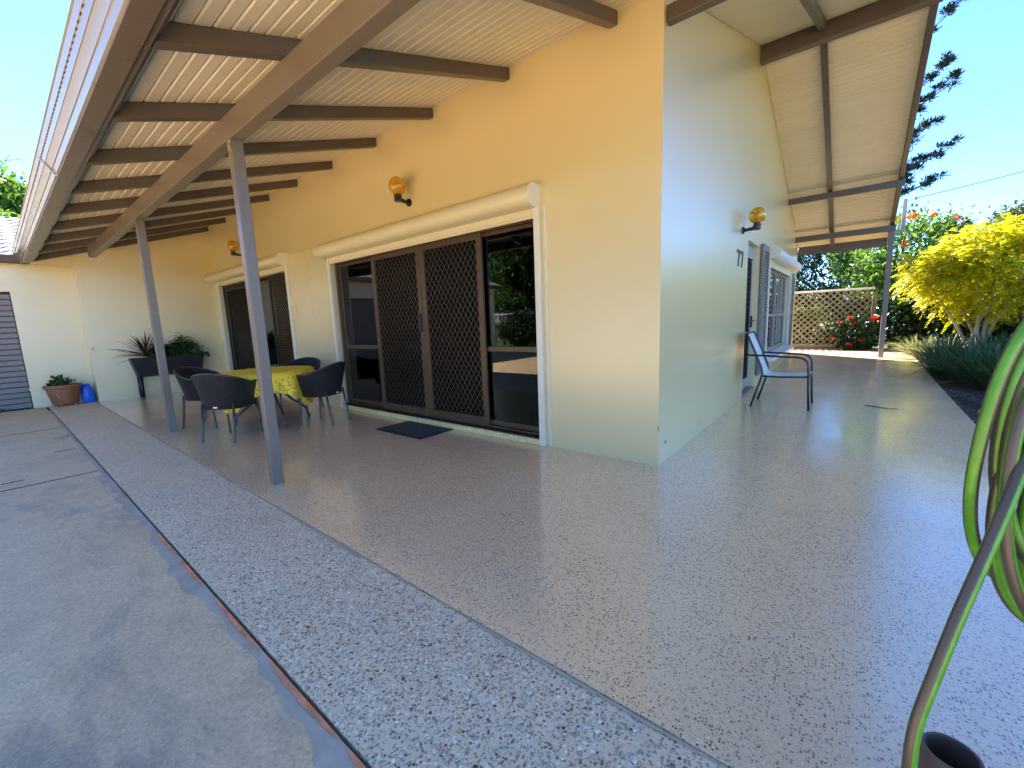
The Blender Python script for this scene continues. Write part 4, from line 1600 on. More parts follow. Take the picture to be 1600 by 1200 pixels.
# woven tub chair, facing local +y, back at -y
def make_chair():
    t = empty('wicker_chair')
    NB, NH = 40, 8
    A = math.radians(128)

    def pt(s_, h_, off=0.0):
        a = -A + 2 * A * s_            # 0 = back
        top = 0.665 + 0.135 * max(0.0, math.cos(a)) ** 1.1
        z = 0.385 + (top - 0.385) * h_
        fl = h_ ** 1.1
        rx = 0.245 + 0.055 * fl + off
        ry = 0.215 + (0.10 if math.cos(a) > 0 else 0.045) * fl + off
        n_ = 2.6
        cx_, sy_ = math.cos(a), math.sin(a)
        den = (abs(sy_) ** n_ + abs(cx_) ** n_) ** (1 / n_)
        return (rx * sy_ / den, -ry * cx_ / den + 0.02, z)
    b = MB()
    vs, fs, uvs = [], [], []
    for lay, off in ((0, 0.0), (1, -0.018)):
        for j in range(NH + 1):
            for i in range(NB + 1):
                vs.append(pt(i / NB, j / NH, off))
    n1 = (NB + 1) * (NH + 1)
    for lay in range(2):
        for j in range(NH):
            for i in range(NB):
                q = (lay * n1 + j * (NB + 1) + i, lay * n1 + j * (NB + 1) + i + 1, lay * n1 + (j + 1) * (NB + 1) + i + 1, lay * n1 + (j + 1) * (NB + 1) + i)
                u = ((i / NB, j / NH), ((i + 1) / NB, j / NH), ((i + 1) / NB, (j + 1) / NH), (i / NB, (j + 1) / NH))
                fs.append(q if lay == 0 else tuple(reversed(q)))
                uvs.append(u if lay == 0 else tuple(reversed(u)))
    b.add(vs, fs, uvs)
    sh = b.build('woven_shell', 'wicker', t, smooth=True)
    # rolled rim
    b = MB()
    rim = [pt(0, h_ / 4, -0.009) for h_ in range(0, 4)] + [pt(i / NB, 1.0, -0.009) for i in range(NB + 1)] + [pt(1, h_ / 4, -0.009) for h_ in range(3, -1, -1)]
    b.tube(rim, 0.0135, 8)
    b.build('rim', 'wicker_frame', t, smooth=True)
    # seat
    b = MB()
    ns = 40
    vs = [(0, 0.02, 0.425)]
    for rr, z in ((0.7, 0.425), (0.97, 0.418), (1.0, 0.40), (0.98, 0.375)):
        for q in range(ns):
            a = 2 * math.pi * q / ns
            c_, s_ = math.cos(a), math.sin(a)
            den = (abs(c_) ** 3 + abs(s_) ** 3) ** (1 / 3)
            vs.append((0.238 * rr * c_ / den, 0.02 + 0.222 * rr * s_ / den + (0.02 if s_ > 0 else 0), z))
    fs = [(0, 1 + q, 1 + (q + 1) % ns) for q in range(ns)]
    uvs = [((0.5, 0.5), (0.5, 0.5), (0.5, 0.5))] * ns
    for k_ in range(3):
        for q in range(ns):
            fs.append((1 + k_ * ns + q, 1 + (k_ + 1) * ns + q, 1 + (k_ + 1) * ns + (q + 1) % ns, 1 + k_ * ns + (q + 1) % ns))
            uvs.append(((q / ns, k_ / 3), (q / ns, (k_ + 1) / 3), ((q + 1) / ns, (k_ + 1) / 3), ((q + 1) / ns, k_ / 3)))
    b.add(vs, fs, uvs)
    b.build('seat', 'wicker', t, smooth=True)
    for (x, yt, yb) in ((-0.19, -0.17, -0.235), (0.19, -0.17, -0.235), (-0.2, 0.2, 0.225), (0.2, 0.2, 0.225)):
        b = MB()
        b.tube([(x, yt, 0.44), (x * 1.0, (yt + yb) / 2, 0.2), (x * 1.02, yb, 0.012), (x * 1.02, yb, 0.0)], [0.0135, 0.0135, 0.0135, 0.015], 10)
        b.build('leg', 'leg_grey', t, smooth=True)
    b = MB()
    b.box(-0.025, 0.025, -0.216, -0.2125, 0.395, 0.412)
    b.build('maker_tag', 'white_trim', t)
    return t


ch0 = make_chair()
spots = [((-4.53, -1.70), (-0.58, 0.815), 'dark wicker tub chair nearest the camera, back turned with a white tag'),
         ((-5.62, -1.62), (0.80, 0.60), 'dark wicker tub chair left of the table, between it and the planter'),
         ((-5.38, -0.47), (0.55, -0.83), 'dark wicker tub chair on the wall side of the table, only its top showing'),
         ((-4.30, -0.66), (-0.88, -0.47), 'dark wicker tub chair to the right of the table beside the glass sliding door')]
for i, ((x, y), d, lab) in enumerate(spots):
    o = ch0 if i == 0 else copy_tree(ch0)
    o.location = (x, y, 0)
    o.rotation_euler.z = math.atan2(d[1], d[0]) - math.pi / 2
    tag(o, lab, 'chair', 'wicker chairs round the table')

# sling chair by the front door, facing +x
sc_ = tag(empty('sling_chair', (0.5, 3.1, gz(3.1))), 'pale grey sling armchair with dark tube frame beside the front door', 'chair')


def arc(p0, p1, p2, n=6):
    P0, P1, P2 = Vector(p0), Vector(p1), Vector(p2)
    return [((1 - t) ** 2) * P0 + 2 * t * (1 - t) * P1 + t * t * P2 for t in [i / n for i in range(n + 1)]]


for s_ in (-1, 1):
    y = 0.265 * s_
    b = MB()
    path = [(0.33, y, 0.0), (0.315, y, 0.25), (0.305, y, 0.50)] + [tuple(p) for p in arc((0.30, y, 0.56), (0.285, y, 0.645), (0.19, y, 0.655))] + [(0.0, y, 0.662), (-0.20, y, 0.672), (-0.36, y, 0.675)]
    b.tube(path, 0.0135, 10)
    b.build('arm_and_leg', 'sling_frame', sc_, smooth=True)
    y2 = 0.245 * s_
    b = MB()
    path = [(-0.30, y, 0.0), (-0.245, y, 0.20), (-0.20, y2, 0.36), (-0.185, y2, 0.44), (-0.20, y2, 0.52), (-0.28, y2, 0.72), (-0.355, y2, 0.90), (-0.385, y2, 0.955)]
    b.tube(path, 0.0135, 10)
    b.build('leg', 'sling_frame', sc_, smooth=True)
    b = MB()
    b.tube([(-0.19, y2, 0.405), (0.0, y2, 0.40), (0.30, y2, 0.415)], 0.012, 8)
    b.build('seat_rail', 'sling_frame', sc_, smooth=True)
b = MB()
prof = [(0.325, 0.405), (0.33, 0.425), (0.30, 0.436), (0.15, 0.418), (-0.02, 0.408), (-0.14, 0.415), (-0.185, 0.45), (-0.215, 0.53), (-0.285, 0.72), (-0.36, 0.90), (-0.385, 0.955), (-0.40, 0.975), (-0.415, 0.962)]
vs, fs = [], []
for (x, z) in prof:
    for q in range(7):
        yy = -0.232 + 0.464 * q / 6
        sag = 0.012 * (1 - (yy / 0.232) ** 2)
        vs.append((x - sag * 0.4, yy, z - sag))
for i in range(len(prof) - 1):
    for q in range(6):
        fs.append((i * 7 + q, i * 7 + q + 1, (i + 1) * 7 + q + 1, (i + 1) * 7 + q))
b.add(vs, fs)
o = b.build('sling_seat', 'sling_fabric', sc_, smooth=True)
sm = o.modifiers.new('Solid', 'SOLIDIFY')
sm.thickness = 0.006
b = MB()
b.tube([(0.318, -0.25, 0.415), (0.318, 0.25, 0.415)], 0.012, 8)
b.tube([(-0.39, -0.245, 0.955), (-0.39, 0.245, 0.955)], 0.012, 8)
b.build('cross_rail', 'sling_frame', sc_, smooth=True)

# ------------------------------------------------------------------ plants helpers
def leaf_strip_mesh(name, bases, dirs, lengths, widths, droop, mat, parent, segs=5, fold=0.0):
    """arching strap leaves: bases (n,3), dirs (n,3) unit start directions; gravity bends them"""
    n = len(bases)
    t = np.linspace(0, 1, segs + 1)
    P = np.zeros((n, segs + 1, 3))
    for i, tt in enumerate(t):
        P[:, i] = bases + dirs * (lengths * tt)[:, None]
        P[:, i, 2] -= droop * lengths * tt ** 2.1
    side = np.cross(dirs, np.array([0, 0, 1.0]))
    nn = np.linalg.norm(side, axis=1, keepdims=True)
    side = np.where(nn > 1e-4, side / np.maximum(nn, 1e-6), np.array([[1.0, 0, 0]]))
    wprof = np.array([0.55, 0.95, 1.0, 0.85, 0.55, 0.06]) if segs == 5 else np.interp(t, [0, 0.3, 0.7, 1], [0.6, 1, 0.75, 0.05])
    L = P - side[:, None, :] * (widths[:, None] * wprof[None])[:, :, None] * 0.5
    Rr = P + side[:, None, :] * (widths[:, None] * wprof[None])[:, :, None] * 0.5
    if fold:
        L[:, :, 2] += fold * widths[:, None] * wprof[None]
        Rr[:, :, 2] += fold * widths[:, None] * wprof[None]
        V = np.concatenate([L, P, Rr], 1)
        m = segs + 1
        F = []
        for i in range(segs):
            F += [(i, m + i, m + i + 1, i + 1), (m + i, 2 * m + i, 2 * m + i + 1, m + i + 1)]
        k_ = 3 * m
    else:
        V = np.concatenate([L, Rr], 1)
        m = segs + 1
        F = [(i, m + i, m + i + 1, i + 1) for i in range(segs)]
        k_ = 2 * m
    F = (np.array(F)[None] + (np.arange(n) * k_)[:, None, None]).reshape(-1, 4)
    return np_mesh(name, V.reshape(-1, 3), F, mat, parent, True)


def unit(v):
    return v / np.maximum(np.linalg.norm(v, axis=-1, keepdims=True), 1e-9)


def leaf_cloud(name, pts, out, size, mat, parent, aspect=0.5, updown=0.2, seed=0, fold=0.25):
    """pointed oval leaves (6 verts, folded) at pts, pointing roughly along out"""
    rg = np.random.default_rng(seed)
    n = len(pts)
    d = unit(out + rg.normal(0, 0.75, (n, 3)) + np.array([0, 0, -updown]))
    s = np.cross(d, unit(rg.normal(0, 0.5, (n, 3)) + np.array([0, 0, 1.0])))
    s = unit(s)
    nrm = np.cross(s, d)
    sz = size * rg.uniform(0.6, 1.25, n)
    w = sz * aspect * 0.5
    V = np.zeros((n, 6, 3))
    V[:, 0] = pts
    V[:, 1] = pts + d * (sz * 0.38)[:, None] - s * w[:, None] + nrm * (w * fold)[:, None]
    V[:, 2] = pts + d * (sz * 0.78)[:, None] - s * (w * 0.62)[:, None] + nrm * (w * fold * 0.4)[:, None]
    V[:, 3] = pts + d * sz[:, None] - nrm * (sz * 0.12)[:, None]
    V[:, 4] = pts + d * (sz * 0.78)[:, None] + s * (w * 0.62)[:, None] + nrm * (w * fold * 0.4)[:, None]
    V[:, 5] = pts + d * (sz * 0.38)[:, None] + s * w[:, None] + nrm * (w * fold)[:, None]
    F = np.array([(0, 1, 2, 3), (0, 3, 4, 5)])
    F = (F[None] + (np.arange(n) * 6)[:, None, None]).reshape(-1, 4)
    return np_mesh(name, V.reshape(-1, 3), F, mat, parent)


def crown_points(rg, centre, radii, nclump, per, spread, shell=0.45, flat=1.0):
    """leaf positions gathered in clumps through an ellipsoid, denser to the outside"""
    u = unit(rg.normal(0, 1, (nclump, 3)))
    r = (shell + (1 - shell) * rg.random(nclump)) ** 0.7
    c = u * r[:, None] * np.array(radii) + np.array(centre)
    sc2 = spread * rg.uniform(0.6, 1.35, nclump)
    off = rg.normal(0, 1, (nclump, per, 3)) * sc2[:, None, None] * np.array([1, 1, flat])
    P = (c[:, None] + off).reshape(-1, 3)
    O = unit(np.repeat(u, per, 0) * 0.7 + unit(off.reshape(-1, 3)) * 0.6)
    return P, O, c


def limbs(b, rg, base, centres, r0, lean=0.25, seg=7):
    """trunk-to-clump limbs, tapered and slightly crooked"""
    base = Vector(base)
    for c in centres:
        c = Vector(c)
        p1 = base.lerp(c, 0.35) + Vector((rg.normal(0, 0.06), rg.normal(0, 0.06), 0.12 * (c.z - base.z)))
        p2 = base.lerp(c, 0.7) + Vector((rg.normal(0, 0.05), rg.normal(0, 0.05), 0.07 * (c.z - base.z)))
        b.tube([base, p1, p2, c], [r0, r0 * 0.7, r0 * 0.4, r0 * 0.12], seg)


def tree(name, label, cat, base, fork, centre, radii, nclump, per, spread, leaf, mat, seed, bark='bark', r0=0.12, nl=10, aspect=0.5, group=None,
         flowers=None, shell=0.45, flat=0.8):
    rg = np.random.default_rng(seed)
    t = tag(empty(name, base), label, cat, group)
    B = np.array(base)
    b = MB()
    fz = fork
    b.tube([(0, 0, -0.1), (0.02, 0.01, fz * 0.5), (0, 0.03, fz)], [r0 * 1.25, r0, r0 * 0.85], 10)
    P, O, c = crown_points(rg, np.array(centre) - B, radii, nclump, per, spread, shell, flat)
    idx = rg.permutation(len(c))[:nl]
    limbs(b, rg, (0, 0.03, fz * 0.95), [c[i] for i in idx], r0 * 0.6)
    b.build('trunk', bark, t, smooth=True)
    leaf_cloud('crown', P, O, leaf, mat, t, aspect, 0.25, seed + 1)
    if flowers:
        fm, nf, fs_, up = flowers
        u = unit(rg.normal(0, 1, (nf, 3)) + np.array([0, -0.6, up]))
        fc = u * np.array(radii) * 1.02 + (np.array(centre) - B)
        off = rg.normal(0, 1, (nf, 26, 3)) * fs_ * 0.5
        for q in range(nf):
            o = leaf_cloud('flower_head', off[q], np.repeat(u[q:q + 1], 26, 0), fs_ * 1.0, fm, t, 0.7, -0.2, seed + 5 + q)
            o.location = tuple(fc[q])
    return t


# ------------------------------------------------------------------ planter by the end wall
pl = tag(empty('planter_trough', (-10.03, -1.07, 0)), 'long black plastic trough planter on legs against the end wall', 'planter')
b = MB()
zb, zt = 0.42, 0.80
bx, by, tx_, ty_ = 0.105, 0.53, 0.15, 0.61
th = 0.02
outer0 = [(-bx, -by, zb), (bx, -by, zb), (bx, by, zb), (-bx, by, zb)]
outer1 = [(-tx_, -ty_, zt), (tx_, -ty_, zt), (tx_, ty_, zt), (-tx_, ty_, zt)]
in1 = [(-tx_ + th, -ty_ + th, zt), (tx_ - th, -ty_ + th, zt), (tx_ - th, ty_ - th, zt), (-tx_ + th, ty_ - th, zt)]
in0 = [(-tx_ + th, -ty_ + th, zt - 0.07), (tx_ - th, -ty_ + th, zt - 0.07), (tx_ - th, ty_ - th, zt - 0.07), (-tx_ + th, ty_ - th, zt - 0.07)]
vs = outer0 + outer1 + in1 + in0
fs = [(0, 3, 2, 1)]
for k_ in range(3):
    for q in range(4):
        w = (q + 1) % 4
        fs.append((k_ * 4 + q, k_ * 4 + w, (k_ + 1) * 4 + w, (k_ + 1) * 4 + q))
b.add(vs, fs)
b.build('trough', 'planter_plastic', pl, bevel=0.008)
b = MB()
b.box(-tx_ + th + 0.002, tx_ - th - 0.002, -ty_ + th + 0.002, ty_ - th - 0.002, zt - 0.069, zt - 0.03)
b.build('soil', 'soil', pl)
for (x, y) in ((-0.085, -0.50), (0.085, -0.50), (-0.085, 0.50), (0.085, 0.50)):
    b = MB()
    b.tube([(x, y, 0.44), (x * 1.02, y * 1.01, 0.0)], [0.036, 0.028], 10)
    b.build('leg', 'planter_plastic', pl, smooth=True)
b = MB()
b.tube([(0.05, 0.615, 0.805), (0.06, 0.66, 0.81), (0.07, 0.70, 0.78), (0.075, 0.71, 0.73)], [0.035, 0.035, 0.028, 0.02], 8)
b.build('side_hook', 'planter_plastic', pl, smooth=True)

rg = np.random.default_rng(3)
# cordyline: burgundy straps
cd = tag(empty('cordyline', (-10.0, -1.42, 0.77)), 'spiky burgundy strap-leaved plant at the left end of the trough', 'plant')
n = 46
az = rg.uniform(0, 6.28, n)
el = np.radians(rg.uniform(-2, 82, n))
d = np.stack([np.cos(az) * np.cos(el) * 0.5 + 0.14, np.sin(az) * np.cos(el), np.sin(el)], 1)
leaf_strip_mesh('leaf', np.tile([[0, 0, 0.06]], (n, 1)) + rg.normal(0, 0.015, (n, 3)), unit(d), rg.uniform(0.42, 0.68, n), rg.uniform(0.022, 0.034, n), 0.22, 'leaf_maroon', cd, 5, 0.3)
# dracaena: arching striped leaves
dr = tag(empty('dracaena', (-10.0, -0.78, 0.77)), 'tall green arching-leaved plant at the right end of the trough', 'plant')
n = 64
az = rg.uniform(0, 6.28, n)
hz = rg.uniform(0.05, 0.36, n)
el = np.radians(rg.uniform(15, 60, n) + 60 * (hz - 0.1))
d = np.stack([np.cos(az) * np.cos(el) * 0.55 + 0.12, np.sin(az) * np.cos(el), np.sin(el)], 1)
leaf_strip_mesh('leaf', np.stack([0 * hz, 0 * hz, hz], 1), unit(d), rg.uniform(0.30, 0.46, n), rg.uniform(0.035, 0.055, n), 0.62, 'leaf_striped', dr, 5, 0.3)
b = MB()
b.tube([(0, 0, -0.03), (0.005, 0, 0.2), (0, 0, 0.38)], 0.014, 8)
b.build('stem', 'pale_bark', dr, smooth=True)


def bushlet(name, label, loc, radii, n, leaf, mat, seed, fl=None):
    t = tag(empty(name, loc), label, 'plant')
    r2 = np.random.default_rng(seed)
    P, O, c = crown_points(r2, (0, 0, radii[2] * 0.75), radii, max(6, n // 20), 20, min(radii) * 0.3, 0.3)
    b = MB()
    limbs(b, r2, (0, 0, -0.02), [c[i] for i in range(min(7, len(c)))], 0.008, seg=5)
    b.build('stem', 'leaf_mid', t)
    leaf_cloud('foliage', P, O, leaf, mat, t, 0.75, 0.1, seed)
    if fl:
        pts = np.array(fl[1])
        P2 = (pts[:, None] + r2.normal(0, fl[2] * 0.35, (len(pts), 16, 3))).reshape(-1, 3)
        leaf_cloud('flowers', P2, r2.normal(0, 1, P2.shape), fl[2] * 0.6, fl[0], t, 0.8, 0, seed + 2)
    return t


bushlet('geranium', 'small leafy plant with one red flower head next to the burgundy straps', (-9.98, -1.22, 0.77), (0.1, 0.16, 0.16), 260, 0.055, 'leaf_dark', 21,
        ('petal_red', [(0.06, -0.06, 0.30)], 0.055))
bushlet('trough_shrub', 'low dark leafy plant in the middle of the trough behind the post', (-10.0, -0.95, 0.77), (0.1, 0.15, 0.17), 260, 0.06, 'leaf_dark', 22)
bushlet('trough_shrub', 'low green leafy plant at the right rim of the trough', (-9.98, -0.62, 0.77), (0.11, 0.16, 0.13), 240, 0.06, 'leaf_mid', 23)

# terracotta pot
tp = tag(empty('terracotta_pot', (-10.39, -2.635, -0.008)), 'oval terracotta trough pot with a pale scratch, beside the garage door', 'pot')
b = MB()
pr = [(0.0001, 0.035), (0.17, 0.035), (0.178, 0.045), (0.235, 0.325), (0.25, 0.335), (0.262, 0.345), (0.265, 0.385), (0.258, 0.395), (0.243, 0.393), (0.228, 0.33), (0.0001, 0.33)]
b.lathe(pr, (0, 0, 0), 40, 0.72, 1.0)
smooth_angle(b.build('bowl', 'terracotta', tp), 35)
b = MB()
b.lathe([(0.0001, 0.335), (0.225, 0.335)], (0, 0, 0), 24, 0.72, 1.0)
b.build('soil', 'soil', tp)
for (x, y) in ((0.09, -0.13), (0.09, 0.13), (-0.09, 0.0)):
    b = MB()
    b.lathe([(0.0001, 0.0), (0.035, 0.0), (0.028, 0.04), (0.0001, 0.04)], (x, y, 0), 12)
    b.build('foot', 'terracotta', tp)
b = MB()
b.tube([(0.137, -0.105, 0.235), (0.132, -0.095, 0.20), (0.128, -0.08, 0.165), (0.118, -0.085, 0.135), (0.108, -0.105, 0.12)], 0.006, 6)
b.build('scratch', 'scratch_clay', tp)
bushlet('potted_plant', 'low round-leaved green plant growing in the terracotta pot', (-10.38, -2.66, 0.322), (0.11, 0.15, 0.14), 220, 0.06, 'leaf_mid', 25)

# blue sack
b = MB()
NS = 26
prof = [(0.0001, 0.0), (0.075, 0.0), (0.088, 0.02), (0.092, 0.12), (0.088, 0.22), (0.078, 0.28), (0.062, 0.315), (0.05, 0.335), (0.0001, 0.335)]
vs, fs = [], []
for j, (r, z) in enumerate(prof):
    for q in range(NS):
        a = 2 * math.pi * q / NS
        w = 1 + 0.06 * math.sin(5 * a + z * 14) + 0.03 * math.sin(9 * a - z * 25)
        vs.append((r * w * math.cos(a) * 0.75, r * w * math.sin(a) * 1.05 - z * 0.04, z + 0.01 * math.sin(3 * a) * (1 if z > 0.25 else 0)))
for j in range(len(prof) - 1):
    for q in range(NS):
        fs.append((j * NS + q, j * NS + (q + 1) % NS, (j + 1) * NS + (q + 1) % NS, (j + 1) * NS + q))
b.add(vs, fs)
bs = tag(empty('blue_container', (-10.42, -2.31, -0.008)), 'crumpled blue plastic container standing between the clay pot and the wall corner', 'container')
b.build('body', 'blue_plastic', bs, smooth=True)
b = MB()
b.tube([(0.0, -0.06, 0.325), (0.0, -0.045, 0.352), (0.0, 0.0, 0.36), (0.0, 0.03, 0.345), (0.0, 0.04, 0.325)], 0.011, 8)
b.build('handle', 'blue_plastic', bs, smooth=True)

# ------------------------------------------------------------------ hose in the foreground
def spline(pts, n=10, closed=False):
    P = [Vector(p) for p in pts]
    out = []
    N = len(P)
    rng_ = range(N) if closed else range(N - 1)
    for i in rng_:
        p0 = P[(i - 1) % N] if closed or i > 0 else P[0] * 2 - P[1]
        p1 = P[i]
        p2 = P[(i + 1) % N]
        p3 = P[(i + 2) % N] if closed or i + 2 < N else P[-1] * 2 - P[-2]
        for q in range(n):
            t = q / n
            out.append(0.5 * ((2 * p1) + (-p0 + p2) * t + (2 * p0 - 5 * p1 + 4 * p2 - p3) * t * t + (-p0 + 3 * p1 - 3 * p2 + p3) * t ** 3))
    if not closed:
        out.append(P[-1])
    return out


HC = Vector((1.419, -2.654, 1.058))      # middle of the coil
HR = Vector((0.772, 0.630, -0.085))      # across the coil
HU = Vector((0.04, 0.08, 0.996))         # up the coil
HN = HR.cross(HU).normalized()
hose = tag(empty('garden_hose', (1.46, -2.62, 0.0)), 'green and grey striped garden hose hanging in loops at the right edge', 'hose')
PXM = 0.46 / 657.07
def coil(cu, cv, a, bq, off, tilt, power=2.3, n=26):
    pts = []
    for i in range(n):
        t = 2 * math.pi * i / n
        c_, s_ = math.cos(t), math.sin(t)
        u = math.copysign(abs(c_) ** (2 / power), c_) * a
        v = math.copysign(abs(s_) ** (2 / power), s_) * bq
        u, v = u + tilt * v, v
        w = off + 0.02 * math.sin(t + off * 60)
        p = HC + HR * ((cu + u) * PXM) + HU * ((cv + v) * PXM) + HN * w
        pts.append(p - Vector((1.46, -2.62, 0)))
    return pts


for (cu, cv, a, bq, off, tilt) in ((0, 72, 166, 272, 0.0, 0.0), (8, 20, 134, 270, 0.018, 0.02), (-6, 46, 108, 250, -0.012, 0.03), (10, 30, 122, 240, 0.009, -0.04), (16, 20, 84, 232, 0.012, 0.05), (4, -4, 146, 262, 0.034, -0.02), (10, -40, 126, 258, 0.046, 0.04), (2, 82, 136, 250, 0.026, 0.02), (12, 90, 150, 230, 0.015, -0.03)):
    b = MB()
    b.tube(spline(coil(cu, cv, a, bq, off, tilt), 4, True), 0.0060, 16, closed=True, voff=off * 9)
    b.build('loop', 'hose', hose, smooth=True)
strand = [(1.50, -2.56, 1.33), (1.43, -2.64, 1.25), (1.380, -2.697, 1.138), (1.361, -2.729, 1.082), (1.348, -2.753, 1.039), (1.333, -2.777, 0.987), (1.317, -2.801, 0.932), (1.303, -2.821, 0.874), (1.292, -2.835, 0.819), (1.290, -2.840, 0.764), (1.296, -2.828, 0.682), (1.316, -2.786, 0.542), (1.36, -2.70, 0.38), (1.42, -2.64, 0.17), (1.50, -2.58, 0.05), (1.64, -2.53, 0.012), (1.9, -2.5, 0.0105)]
b = MB()
b.tube(spline([Vector(p) - Vector((1.46, -2.62, 0)) for p in strand], 6), 0.0060, 16, voff=0.27)
b.build('loose_end', 'hose', hose, smooth=True)
# stake the coil hangs on, just outside the picture
st_ = tag(empty('hose_hanger', (1.66, -2.47, -0.008)), 'steel stake with a curved saddle that carries the garden hose', 'hose hanger')
b = MB()
b.tube([(0, 0, 0.0), (0, 0, 1.36)], 0.016, 10)
b.build('stake', 'steel', st_, smooth=True)
b = MB()
b.lathe([(0.0001, 0), (0.09, 0), (0.09, 0.012), (0.0001, 0.012)], (0, 0, 0), 20)
b.build('foot_plate', 'steel', st_)
b = MB()
b.tube([(0, 0, 1.20), (-0.07, -0.05, 1.215), (-0.16, -0.12, 1.222), (-0.24, -0.18, 1.225), (-0.262, -0.197, 1.25)], 0.012, 8)
b.build('saddle', 'steel', st_, smooth=True)
# open brown pipe
b = MB()
b.lathe([(0.043, 0.0), (0.048, 0.0), (0.048, 0.30), (0.047, 0.305), (0.041, 0.305), (0.041, 0.02), (0.0001, 0.02)], (0, 0, 0), 28)
o = smooth_angle(b.build('pipe_stub', 'pipe_brown', loc=(1.435, -2.215, 0.0)), 40)
tag(o, 'short brown open-topped pipe standing on the patio below the hose', 'pipe')
# stick on the patio
b = MB()
b.tube([(1.37, 3.47, gz(3.4) + 0.006), (1.45, 3.42, gz(3.4) + 0.007), (1.55, 3.36, gz(3.4) + 0.006), (1.68, 3.37, gz(3.4) + 0.006)], [0.005, 0.006, 0.005, 0.003], 6)
tag(b.build('twig', 'bark'), 'thin dark twig lying on the glossy patio', 'twig')
# leaf litter on the paving
litter = [((-1.12, -3.02), 'leaf_maroon', 'small brown fallen leaf on the grey driveway'), ((-0.52, -2.70), 'petal_orange', 'small orange-brown fallen leaf on the pebble strip')]
for i, ((x, y), m_, lab) in enumerate(litter):
    o = leaf_cloud('fallen_leaf', np.array([[0, 0, 0.004]]), np.array([[0.9, 0.3, 0.1]]), 0.035, m_, None, 0.5, 0, 50 + i)
    o.location = (x, y, -0.014 if i == 0 else -0.004)
    tag(o, lab, 'leaf')

# ------------------------------------------------------------------ garden
# strap-leaf grass clumps along the bed
def grass_clump(label, loc, n, length, spread, mat, seed, pale=0.0):
    r2 = np.random.default_rng(seed)
    t = tag(empty('grass_clump', loc), label, 'grass clump', 'strap-leaf clumps along the patio edge')
    az = r2.uniform(0, 6.28, n)
    el = np.radians(np.clip(r2.normal(66, 15, n), 22, 88))
    d = np.stack([np.cos(az) * np.cos(el), np.sin(az) * np.cos(el), np.sin(el)], 1)
    rr = spread * np.sqrt(r2.random(n))
    base = np.stack([rr * np.cos(az), rr * np.sin(az), np.zeros(n)], 1)
    leaf_strip_mesh('blades', base, d, length * r2.uniform(0.55, 1.15, n), r2.uniform(0.011, 0.021, n), 0.45, mat, t, 5, 0.25)
    return t


clumps = [((2.62, 8.30), 260, 0.75, 0.20, 'leaf_grass_sunlit', 'pale sunlit strap-leaf clump spilling over the patio end'),
          ((2.55, 7.30), 320, 0.80, 0.26, 'leaf_grass', 'green strap-leaf clump at the patio edge next to the pale one'),
          ((3.15, 7.75), 340, 0.85, 0.28, 'leaf_grass', 'green strap-leaf clump in front of the yellow tree trunk'),
          ((2.75, 6.45), 340, 0.82, 0.28, 'leaf_grass', 'green strap-leaf clump midway along the patio edge'),
          ((3.35, 6.85), 340, 0.85, 0.28, 'leaf_grass', 'green strap-leaf clump in the middle of the row'),
          ((2.95, 5.70), 340, 0.80, 0.26, 'leaf_grass', 'green strap-leaf clump nearest the camera beside bare mulch'),
          ((3.60, 5.95), 340, 0.85, 0.28, 'leaf_grass', 'green strap-leaf clump at the back of the bed behind the hose'),
          ((3.80, 7.60), 340, 0.85, 0.28, 'leaf_grass', 'green strap-leaf clump right of the yellow tree trunk'),
          ((2.35, 9.25), 220, 0.60, 0.2, 'leaf_grass_sunlit', 'small pale sunlit strap-leaf clump by the far post')]
for i, ((x, y), n, L, sp, m_, lab) in enumerate(clumps):
    grass_clump(lab, (x, y, gz(y) - 0.08), n, L * 1.45, sp, m_, 100 + i)
# irrigation pipe and stone in the bed
b = MB()
b.tube(spline([(2.36, 4.9, -0.0), (2.50, 4.35, 0.0), (2.62, 3.9, -0.01), (2.66, 3.5, -0.02), (2.60, 3.1, -0.03), (2.62, 2.4, -0.05)], 6), 0.011, 8)
tag(b.build('drip_pipe', 'black_plastic', smooth=True), 'black irrigation pipe lying on the mulch beside the patio', 'pipe')
b = MB()
vs = []
for j, (r, z) in enumerate([(0.0001, 0), (0.09, 0.01), (0.12, 0.05), (0.10, 0.09), (0.05, 0.115), (0.0001, 0.12)]):
    for q in range(14):
        a = 2 * math.pi * q / 14
        w = 1 + 0.15 * math.sin(2 * a + j) + 0.07 * math.sin(5 * a)
        vs.append((r * w * math.cos(a), r * w * math.sin(a) * 0.75, z))
b.add(vs, [(j * 14 + q, j * 14 + (q + 1) % 14, (j + 1) * 14 + (q + 1) % 14, (j + 1) * 14 + q) for j in range(5) for q in range(14)])
o = b.build('garden_stone', 'stone', smooth=True, loc=(2.52, 3.75, -0.055))
tag(o, 'rounded brown stone in the mulch beside the patio edge', 'stone')

# yellow feathery tree
yt = tag(empty('golden_tree', (3.15, 9.4, gz(9.4) - 0.08)), 'golden-leaved feathery tree with several pale stems at the right', 'tree')
rg = np.random.default_rng(77)
b = MB()
stems = []
for i in range(9):
    a = rg.uniform(0, 6.28)
    sp = rg.uniform(0.35, 1.25)
    tip = Vector((sp * math.cos(a) * 1.15 + 0.05, sp * math.sin(a) * 0.7, rg.uniform(1.5, 2.25)))
    bs_ = Vector((rg.normal(0, 0.07), rg.normal(0, 0.07), 0))
    mid = bs_.lerp(tip, 0.45) + Vector((0, 0, 0.22))
    b.tube(spline([bs_, bs_.lerp(mid, 0.5) + Vector((rg.normal(0, .03), rg.normal(0, .03), 0.05)), mid, mid.lerp(tip, 0.55) + Vector((rg.normal(0, .05), 0, 0.05)), tip], 4),
           list(np.linspace(0.036, 0.007, 17)), 7)
    stems.append((mid, tip))
